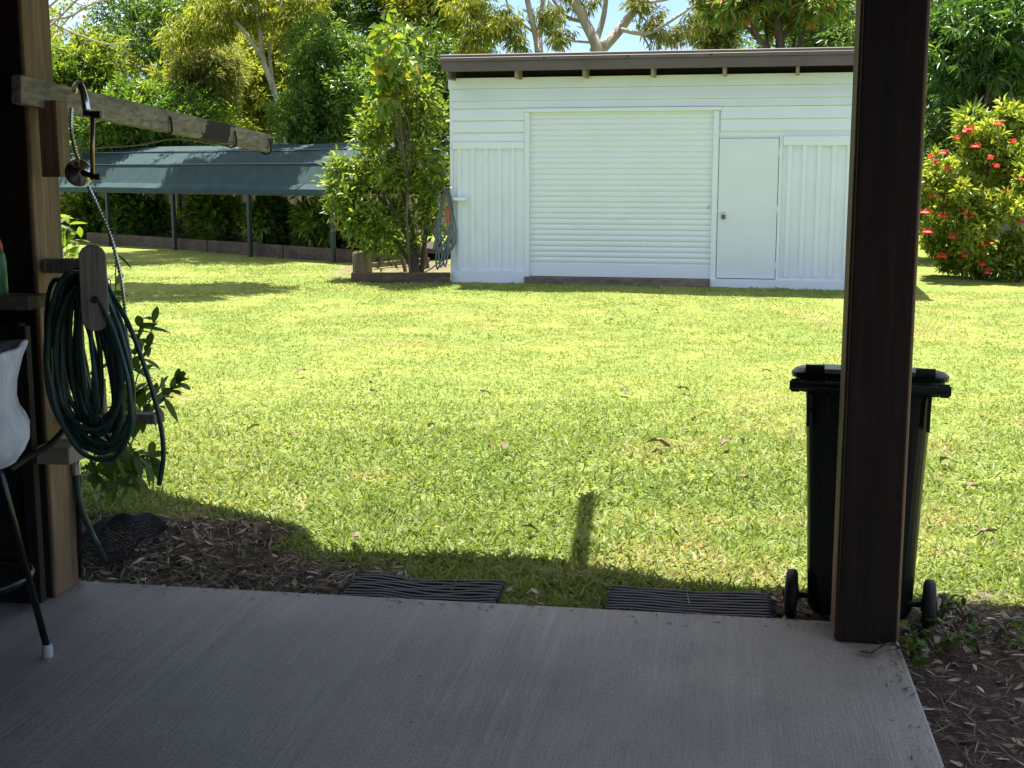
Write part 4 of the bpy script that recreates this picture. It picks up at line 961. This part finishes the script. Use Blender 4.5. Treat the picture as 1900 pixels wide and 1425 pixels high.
# ------------------------------------------------------------------ wheelie bin
def build_bin():
    a, b = at_z(1478, 1141, -.065), at_z(1722, 1178, -.065); ctr = (a + b) / 2; dx = Vector((math.cos(R(15)), -math.sin(R(15)), 0)); ctr = b - dx * .262; dy = UP.cross(dx)
    ctr.z = gz(ctr.x, ctr.y) + .012
    o = thing('wheelie_bin', 'dark green plastic wheelie bin standing behind the thick post', 'bin', ctr)
    def P(x, y, z): return ctr + dx * x + dy * y + UP * z
    def rr(w, y0, y1, z, r, n=5):
        pts = []
        sl_ = lambda y: z - (max(0, y) * .13 if z > .8 else 0)
        for cx, cy, a0 in ((w / 2 - r, y1 - r, 0), (-w / 2 + r, y1 - r, 90), (-w / 2 + r, y0 + r, 180), (w / 2 - r, y0 + r, 270)):
            for i in range(n + 1): t = R(a0 + 90 * i / n); pts.append(P(cx + r * math.cos(t), cy + r * math.sin(t), sl_(cy + r * math.sin(t))))
        return pts
    body = MB(); rings = []
    for z, w, y0, y1, r in ((.03, .37, .03, .46, .05), (.06, .40, .02, .48, .06), (.20, .41, .0, .50, .06), (.5, .43, -.01, .56, .06), (.90, .465, -.03, .63, .06), (.93, .47, -.03, .64, .05), (.932, .545, -.05, .67, .05), (.985, .55, -.055, .675, .05), (.987, .50, -.03, .65, .04)):
        rings.append(rr(w, y0, y1, z, r))
    body.loft(rings); body.build('body', M['bin'], o, smooth=False, bevel=.004)
    for x in (-.22, -.15, .15, .22): MB().beam(P(x, -.045, .93), P(x, -.03, .80), .012, .035, up=dy).build('rim_rib', M['bin'], o)
    MB().tube(smooth_path([P(-.16, -.075, 1.0), P(-.165, -.085, .95), P(-.17, -.08, .905), P(-.215, -.06, .86)], 3), .004, 6).build('wire_clip', M['steel_dark'], o)
    lid = MB(); lr = []
    for z, w, y0, y1, r in ((.985, .575, -.04, .70, .05), (1.005, .58, -.045, .70, .05), (1.02, .55, -.02, .67, .06), (1.028, .40, .10, .55, .08), (1.03, .2, .2, .4, .05)): lr.append(rr(w, y0, y1, z, r))
    lid.loft(lr); lid.build('lid', M['bin'], o, bevel=.003)
    for x in (-.20, .20): MB().tube([P(x - .035, -.05, 1.022), P(x + .035, -.05, 1.022)], .018, 10).build('hinge', M['bin'], o)
    hd = MB(); hd.tube([P(-.29, -.10, .965), P(.29, -.10, .965)], .019, 10)
    for x in (-.27, .27, -.1, .1): hd.beam(P(x, -.10, .965), P(x, -.04, .955), .03, .05)
    hd.build('handle', M['bin'], o)
    MB().tube([P(-.25, .04, .10), P(.25, .04, .10)], .012, 10).build('axle', M['steel_dark'], o)
    for s in (-1, 1):
        w = MB().lathe(P(s * .262, .04, .10), [(.0, -.02), (.03, -.026), (.085, -.022), (.098, -.015), (.1, 0), (.098, .015), (.085, .022), (.03, .026), (.0, .02)], 26, (dy, UP, dx)).build('wheel', M['tyre'], o, smooth=True)
        MB().lathe(P(s * .262, .04, .10), [(.0, -.03), (.026, -.03), (.026, .03), (.0, .03)], 14, (dy, UP, dx)).build('hub', M['bin'], w)
build_bin()

# ------------------------------------------------------------------ left corner: arm, shower, hose and rack
def build_left():
    # long arm
    a = at_y(50, 170, 4.92); b = at_y(497, 266, 6.6)
    o = thing('timber_beam', 'long weathered timber arm with a dark burnt patch reaching out from the left post', 'beam', a)
    MB().beam(a - (b - a).normalized() * .06, b, .045, .105, w2=.042, h2=.088).build('beam', M['beam'], o, bevel=.006)
    d = (b - a).normalized(); sd = d.cross(UP).normalized(); L_ = (b - a).length
    def on(t): return a + d * (L_ * t)
    # dark scorched band: a thin sleeve around the timber
    for t in (.50, .80, .985):
        q = on(t); pp = [q + sd * (-.030) + UP * .03 if False else q + sd * s + UP * z for s, z in ((.026, .02), (.032, -.02), (.029, -.048), (.0, -.056), (-.025, -.044))]
        MB().tube(smooth_path(pp, 4), .0045, 6).build('hook', M['steel_dark'], o)
    q = on(.80) - UP * .057
    st = MB().tube(smooth_path([q, at_y(330, 258, 6.2), at_y(250, 270, 6.2), at_y(122, 277, 6.2), at_y(60, 279, 6.2)], 6), .003, 5).build('string_line', M['string'], smooth=True)
    tag(st, 'thin white string running left from a hook on the timber arm', 'string')
    # bracket block under the arm
    p0 = at_y(98, 258, 5.0); bl = MB().box(p0 + Vector((0, .02, 0)), (.075, .09, .285), (HU, HV, UP)).build('bracket_block', M['post_pale'], bevel=.004)
    tag(bl, 'short upright timber block fixed to the left post under the arm', 'bracket')
    # outdoor shower
    Y = 4.95
    sh = thing('outdoor_shower', 'tarnished chrome hand shower with ribbed hose hooked over the timber arm', 'shower', at_y(160, 320, Y))
    arm = smooth_path([at_y(138, 170, Y + .10), at_y(142, 158, Y + .06), at_y(149, 158, Y), at_y(156, 180, Y - .03), at_y(161, 205, Y - .03)], 6)
    MB().tube(arm, [.011 + .005 * i / len(arm) for i in range(len(arm))], 12).build('shower_arm', M['chrome'], sh, smooth=True)
    MB().tube([at_y(155, 210, Y - .03), at_y(180, 212, Y - .03)], .011, 12).lathe(at_y(181, 213, Y - .03), [(0, -.008), (.014, -.008), (.014, .012), (0, .012)], 12, (Vector((0, 1, 0)), UP, Vector((1, 0, 0)))).build('swivel', M['steel_dark'], sh, smooth=False)
    MB().tube([at_y(172, 213, Y - .03), at_y(171, 334, Y - .03)], .0085, 10).build('slide_rail', M['brass'], sh, smooth=True)
    hc = at_y(147, 320, Y - .02); ax = Vector((.35, -.85, .1)).normalized(); e1 = ax.orthogonal().normalized(); e2 = ax.cross(e1)
    MB().lathe(hc, [(0, -.03), (.044, -.03), (.050, -.024), (.052, -.012), (.047, .0), (.040, .004), (.036, .012), (.030, .014), (.022, .026), (.014, .032), (0, .034)], 28, (e1, e2, ax)).build('shower_head', M['chrome'], sh, smooth=True)
    MB().tube([hc + ax * .02, at_y(180, 329, Y - .045)], [.013, .008], 12).lathe(at_y(181, 328, Y - .045), [(0, -.01), (.012, -.01), (.012, .01), (0, .01)], 12, (Vector((0, 1, 0)), UP, Vector((1, 0, 0)))).build('bracket_knob', M['steel_dark'], sh)
    def ribbed_hose(pts):
        P = smooth_path(pts, 26); out = []; acc = 0; rad = []
        tot = sum((P[i + 1] - P[i]).length for i in range(len(P) - 1)); n = int(tot / .0032); j = 0; dcum = [0]
        for i in range(len(P) - 1): dcum.append(dcum[-1] + (P[i + 1] - P[i]).length)
        for k in range(n + 1):
            s = tot * k / n
            while j < len(P) - 2 and dcum[j + 1] < s: j += 1
            out.append(P[j].lerp(P[j + 1], (s - dcum[j]) / max(1e-6, dcum[j + 1] - dcum[j]))); rad.append(.0088 if (k // 2) % 2 else .0058)
        return MB().tube(out, rad, 8)
    ribbed_hose([at_y(133, 200, Y + .06), at_y(132, 240, Y + .05), at_y(138, 275, Y + .03), at_y(148, 302, Y)]).build('flexible_hose', M['chrome'], sh)
    ribbed_hose([at_y(163, 345, Y - .02), at_y(182, 385, Y), at_y(207, 445, Y), at_y(225, 520, Y), at_y(234, 600, Y), at_y(241, 680, Y), at_y(246, 760, Y)]).build('flexible_hose', M['chrome'], sh)

    # hose rack: arms off the post, paddle, peg
    rk = thing('hose_rack', 'weathered timber hose hanger with rounded paddle fixed to the left post', 'hose hanger', at_y(150, 560, 4.95))
    pc_ = at_y(174, 535, 4.62); pw, ph = .095, .31; fx = Vector((.96, .28, 0)).normalized(); fy = UP.cross(fx)
    poly = []
    for t in np.linspace(0, math.pi, 9): poly.append(pc_ + fx * (pw / 2 * math.cos(t)) + UP * (ph / 2 - .045 + .045 * math.sin(t)))
    for t in np.linspace(math.pi, 2 * math.pi, 9): poly.append(pc_ + fx * (pw / 2 * math.cos(t)) + UP * (-ph / 2 + .045 + .045 * math.sin(t)))
    pd = MB().prism(poly, fy * .032).build('paddle', M['grey_wood'], rk, bevel=.004)
    MB().lathe(at_y(177, 556, 4.618), [(0, .0), (.013, .0), (.013, .006), (.008, .01), (0, .01)], 12, (fx, UP, -fy)).build('bolt', M['steel_dark'], pd)
    MB().tube([pc_ + UP * -.0 + fy * .02, pc_ + fy * .40], .035, 12).build('peg', M['grey_wood'], rk)
    MB().box(at_y(135, 493, 5.06), (.22, .07, .055), (HU, HV, UP)).build('arm', M['grey_wood'], rk, bevel=.004)
    MB().beam(at_y(110, 772, 5.18), at_y(296, 776, 5.02), .07, .038).build('arm', M['grey_wood'], rk, bevel=.004)
    MB().box(at_y(180, 735, 5.08), (.07, .03, .14), (HU, HV, UP)).build('cleat', M['pale_board'], rk, bevel=.004)
    # hose coil: one long tube
    g = random.Random(12); pts = []; loops = 21; seg = 26
    for k in range(loops):
        f = k / (loops - 1); xl = 80 + g.uniform(0, 1) ** 1.2 * 80; xr = 172 + g.uniform(0, 1) ** .8 * 74; yt = 494 + 34 * f + g.uniform(-4, 8); yb = g.uniform(775, 842); sk = g.uniform(12, 62); dd = 4.66 + .17 * g.random()
        if k == 4: yb = 855; sk = 58; xr = 238; dd = 4.64
        for i in range(seg):
            t = 2 * math.pi * i / seg; s, c = math.sin(t), math.cos(t)
            h = (1 - c) / 2; cx = (xl + xr) / 2 + sk * (h - .5); hw = (xr - xl) / 2
            x = cx - hw * s * (.80 + .28 * h); y = yt + (yb - yt) * h ** .92
            pts.append(at_y(x + g.uniform(-1.3, 1.3), y + g.uniform(-2, 2), dd + .03 * s + .012 * math.sin(3 * t + k)))
    pts += [at_y(165, 500, 4.72), at_y(190, 515, 4.74), at_y(207, 545, 4.74), at_y(238, 600, 4.72), at_y(265, 670, 4.72), at_y(287, 740, 4.72), at_y(300, 800, 4.72), at_y(303, 850, 4.72), at_y(295, 900, 4.72)]
    hs = MB().tube(smooth_path(pts, 3), .0094, 9).build('garden_hose', M['hose'], smooth=True)
    tag(hs, 'coiled dark green garden hose hanging on the timber rack by the left post', 'hose')
    # hose feeding down into the mulch
    sp = thing('standpipe_hose', 'dark green hose with a metal coupling running down the post into the mulch', 'hose', at_z(150, 1075, -.05))
    MB().tube(smooth_path([at_y(142, 850, 5.2), at_y(143, 900, 5.2), at_y(152, 945, 5.2), at_y(168, 985, 5.22), at_y(185, 1020, 5.28), at_z(197, 1042, -.055)], 6), .0125, 9).build('hose', M['hose'], sp, smooth=True)
    MB().lathe(at_y(142, 880, 5.2), [(0, 0), (.018, 0), (.018, .045), (.014, .05), (.014, .08), (0, .08)], 14).build('coupling', M['chrome'], sp)
    MB().tube([at_y(147, 1072, 5.22), at_y(146, 860, 5.22)], .011, 9).build('pipe', M['steel_dark'], sp, smooth=True)
    pk = MB().tube(smooth_path([at_y(125, 790, 4.85), at_y(92, 825, 4.75), at_y(50, 850, 4.65), at_y(18, 872, 4.55)], 6), .012, 9).build('feed_hose', M['steel_dark'], smooth=True)
    tag(pk, 'thick black hose running from the coil down under the bar shelf', 'hose')
    bk = MB().box(at_y(116, 838, 4.98), (.14, .16, .07), (HU, HV, UP)).build('bracket_block', M['pale_board'], bevel=.006); tag(bk, 'pale timber block screwed to the left post below the hose coil', 'bracket')

    # bar shelf and its dark front
    bar = thing('bar_counter', 'dark bar with a timber shelf plank at the left picture edge', 'bar', at_z(20, 1100, 0))
    e = at_y(73, 560, 4.82)
    MB().box(e + HU * -.75 + HV * .0, (1.5, .16, .05), (HU, HV, UP)).build('shelf', M['plank'], bar, bevel=.004)
    f = at_y(92, 830, 4.93); MB().box(Vector((f.x, f.y, .56)) + HU * -.85 + HV * .03, (1.5, .05, 1.13), (HU, HV, UP)).build('front_panel', M['dark_panel'], bar)
    MB().box(Vector((f.x, f.y, .57)) + HU * -.075 + HV * -.02, (.05, .04, 1.1), (HU, HV, UP)).build('upright', M['post_shaded'], bar, bevel=.004)
    MB().box(LPC + HU * -1.0 + HV * .0 + UP * (ROOF_Z / 2 - .01), (1.75, .04, ROOF_Z - .03), (HU, HV, UP)).build('back_panel', M['dark_panel'], bar)
    # bottle on the shelf
    b0 = e + UP * .025; q = at_y(0, 545, 4.8); q.z = b0.z
    bt = thing('spray_bottle', 'green bottle with a red top standing on the bar shelf', 'bottle', q)
    MB().lathe(q, [(0, 0), (.028, 0), (.03, .01), (.03, .12), (.026, .15), (.02, .165), (0, .165)], 18).build('body', M['bottle'], bt, smooth=True)
    MB().lathe(q + UP * .165, [(.021, 0), (.02, .02), (.012, .045), (0, .05)], 16).build('cap', M['red_cap'], bt, smooth=True)
    # stool
    ft = at_z(88, 1218, 0); yc = ft.y + .02; cx = at_y(-55, 1100, yc).x; c = Vector((cx, yc, 0))
    stl = thing('bar_stool', 'black legged bar stool wearing a white cloth cover at the left edge', 'stool', c)
    g = random.Random(2); prof = [(.14, .685), (.165, .70), (.195, .745), (.212, .785), (.215, .82), (.203, .855), (.185, .885), (.178, .92), (.183, .97), (.196, 1.02), (.206, 1.06), (.218, 1.09), (.222, 1.105), (.214, 1.112), (.20, 1.10), (.185, 1.03), (.17, .93), (.0, .90)]
    cv = MB(); n = 56; rings = []
    for r, z in prof:
        ring = []
        for i in range(n):
            t = 2 * math.pi * i / n; ww = 1 + .03 * math.sin(7 * t + z * 3) + .014 * math.sin(13 * t + 1 - z * 9) + .01 * math.sin(21 * t); ring.append(c + Vector((math.cos(t) * r * ww, math.sin(t) * r * ww, z + (.012 * math.sin(3 * t + .6) if z > .95 else .0))))
        rings.append(ring)
    rings = [[c + Vector(((p.x - c.x) * 1.09, (p.y - c.y) * 1.09, p.z)) for p in r_] for r_ in rings]
    cv.loft(rings); cv.build('seat_cover', M['white_cloth'], stl, smooth=True)
    ad = math.atan2(ft.y - yc, ft.x - cx); fr = math.hypot(ft.x - cx, ft.y - yc)
    for k in range(3):
        t = ad + k * math.pi * 2 / 3; u_ = Vector((math.cos(t), math.sin(t), 0))
        lg = MB().tube([c + u_ * .12 + UP * .70, c + u_ * .14 + UP * .66, c + u_ * (fr) + UP * .035], .0125, 12).build('leg', M['black_enamel'], stl, smooth=True)
        MB().lathe(c + u_ * (fr + .001), [(0, 0), (.019, 0), (.0185, .03), (.0165, .045), (0, .045)], 14).build('foot_cap', M['white_rubber'], lg, smooth=False)
    MB().tube([c + Vector((math.cos(t) * .205, math.sin(t) * .215, .285)) for t in np.linspace(0, 2 * math.pi, 40, endpoint=False)], .013, 10, True).build('foot_ring', M['black_enamel'], stl, smooth=True)
    # black netting heap
    nc = at_z(228, 1020, -.06); nt_ = MB(); g = random.Random(8)
    def dome(a, b):   # a 0..1 along, b 0..1 over the hump
        x = (a - .5) * .36 * (1 - .15 * b); yy = (.5 - b) * .46; h = .15 * math.sin(math.pi * b) ** .8 * (.55 + .5 * math.sin(math.pi * min(1, a * 1.05))) + .012 * math.sin(9 * a + 4 * b) + .01 * math.sin(17 * b - 5 * a)
        return nc + HU * (x + .03 * math.sin(5 * b)) + HV * (yy + .02) + UP * (h + .012)
    for i in range(34): nt_.tube([dome(i / 33, j / 14) for j in range(15)], .0022, 4)
    for j in range(44): nt_.tube([dome(i / 14, j / 43) for i in range(15)], .0022, 4)
    tag(nt_.build('garden_netting', M['net']), 'heap of fine black garden netting lying on the mulch by the left post', 'netting')
build_left()
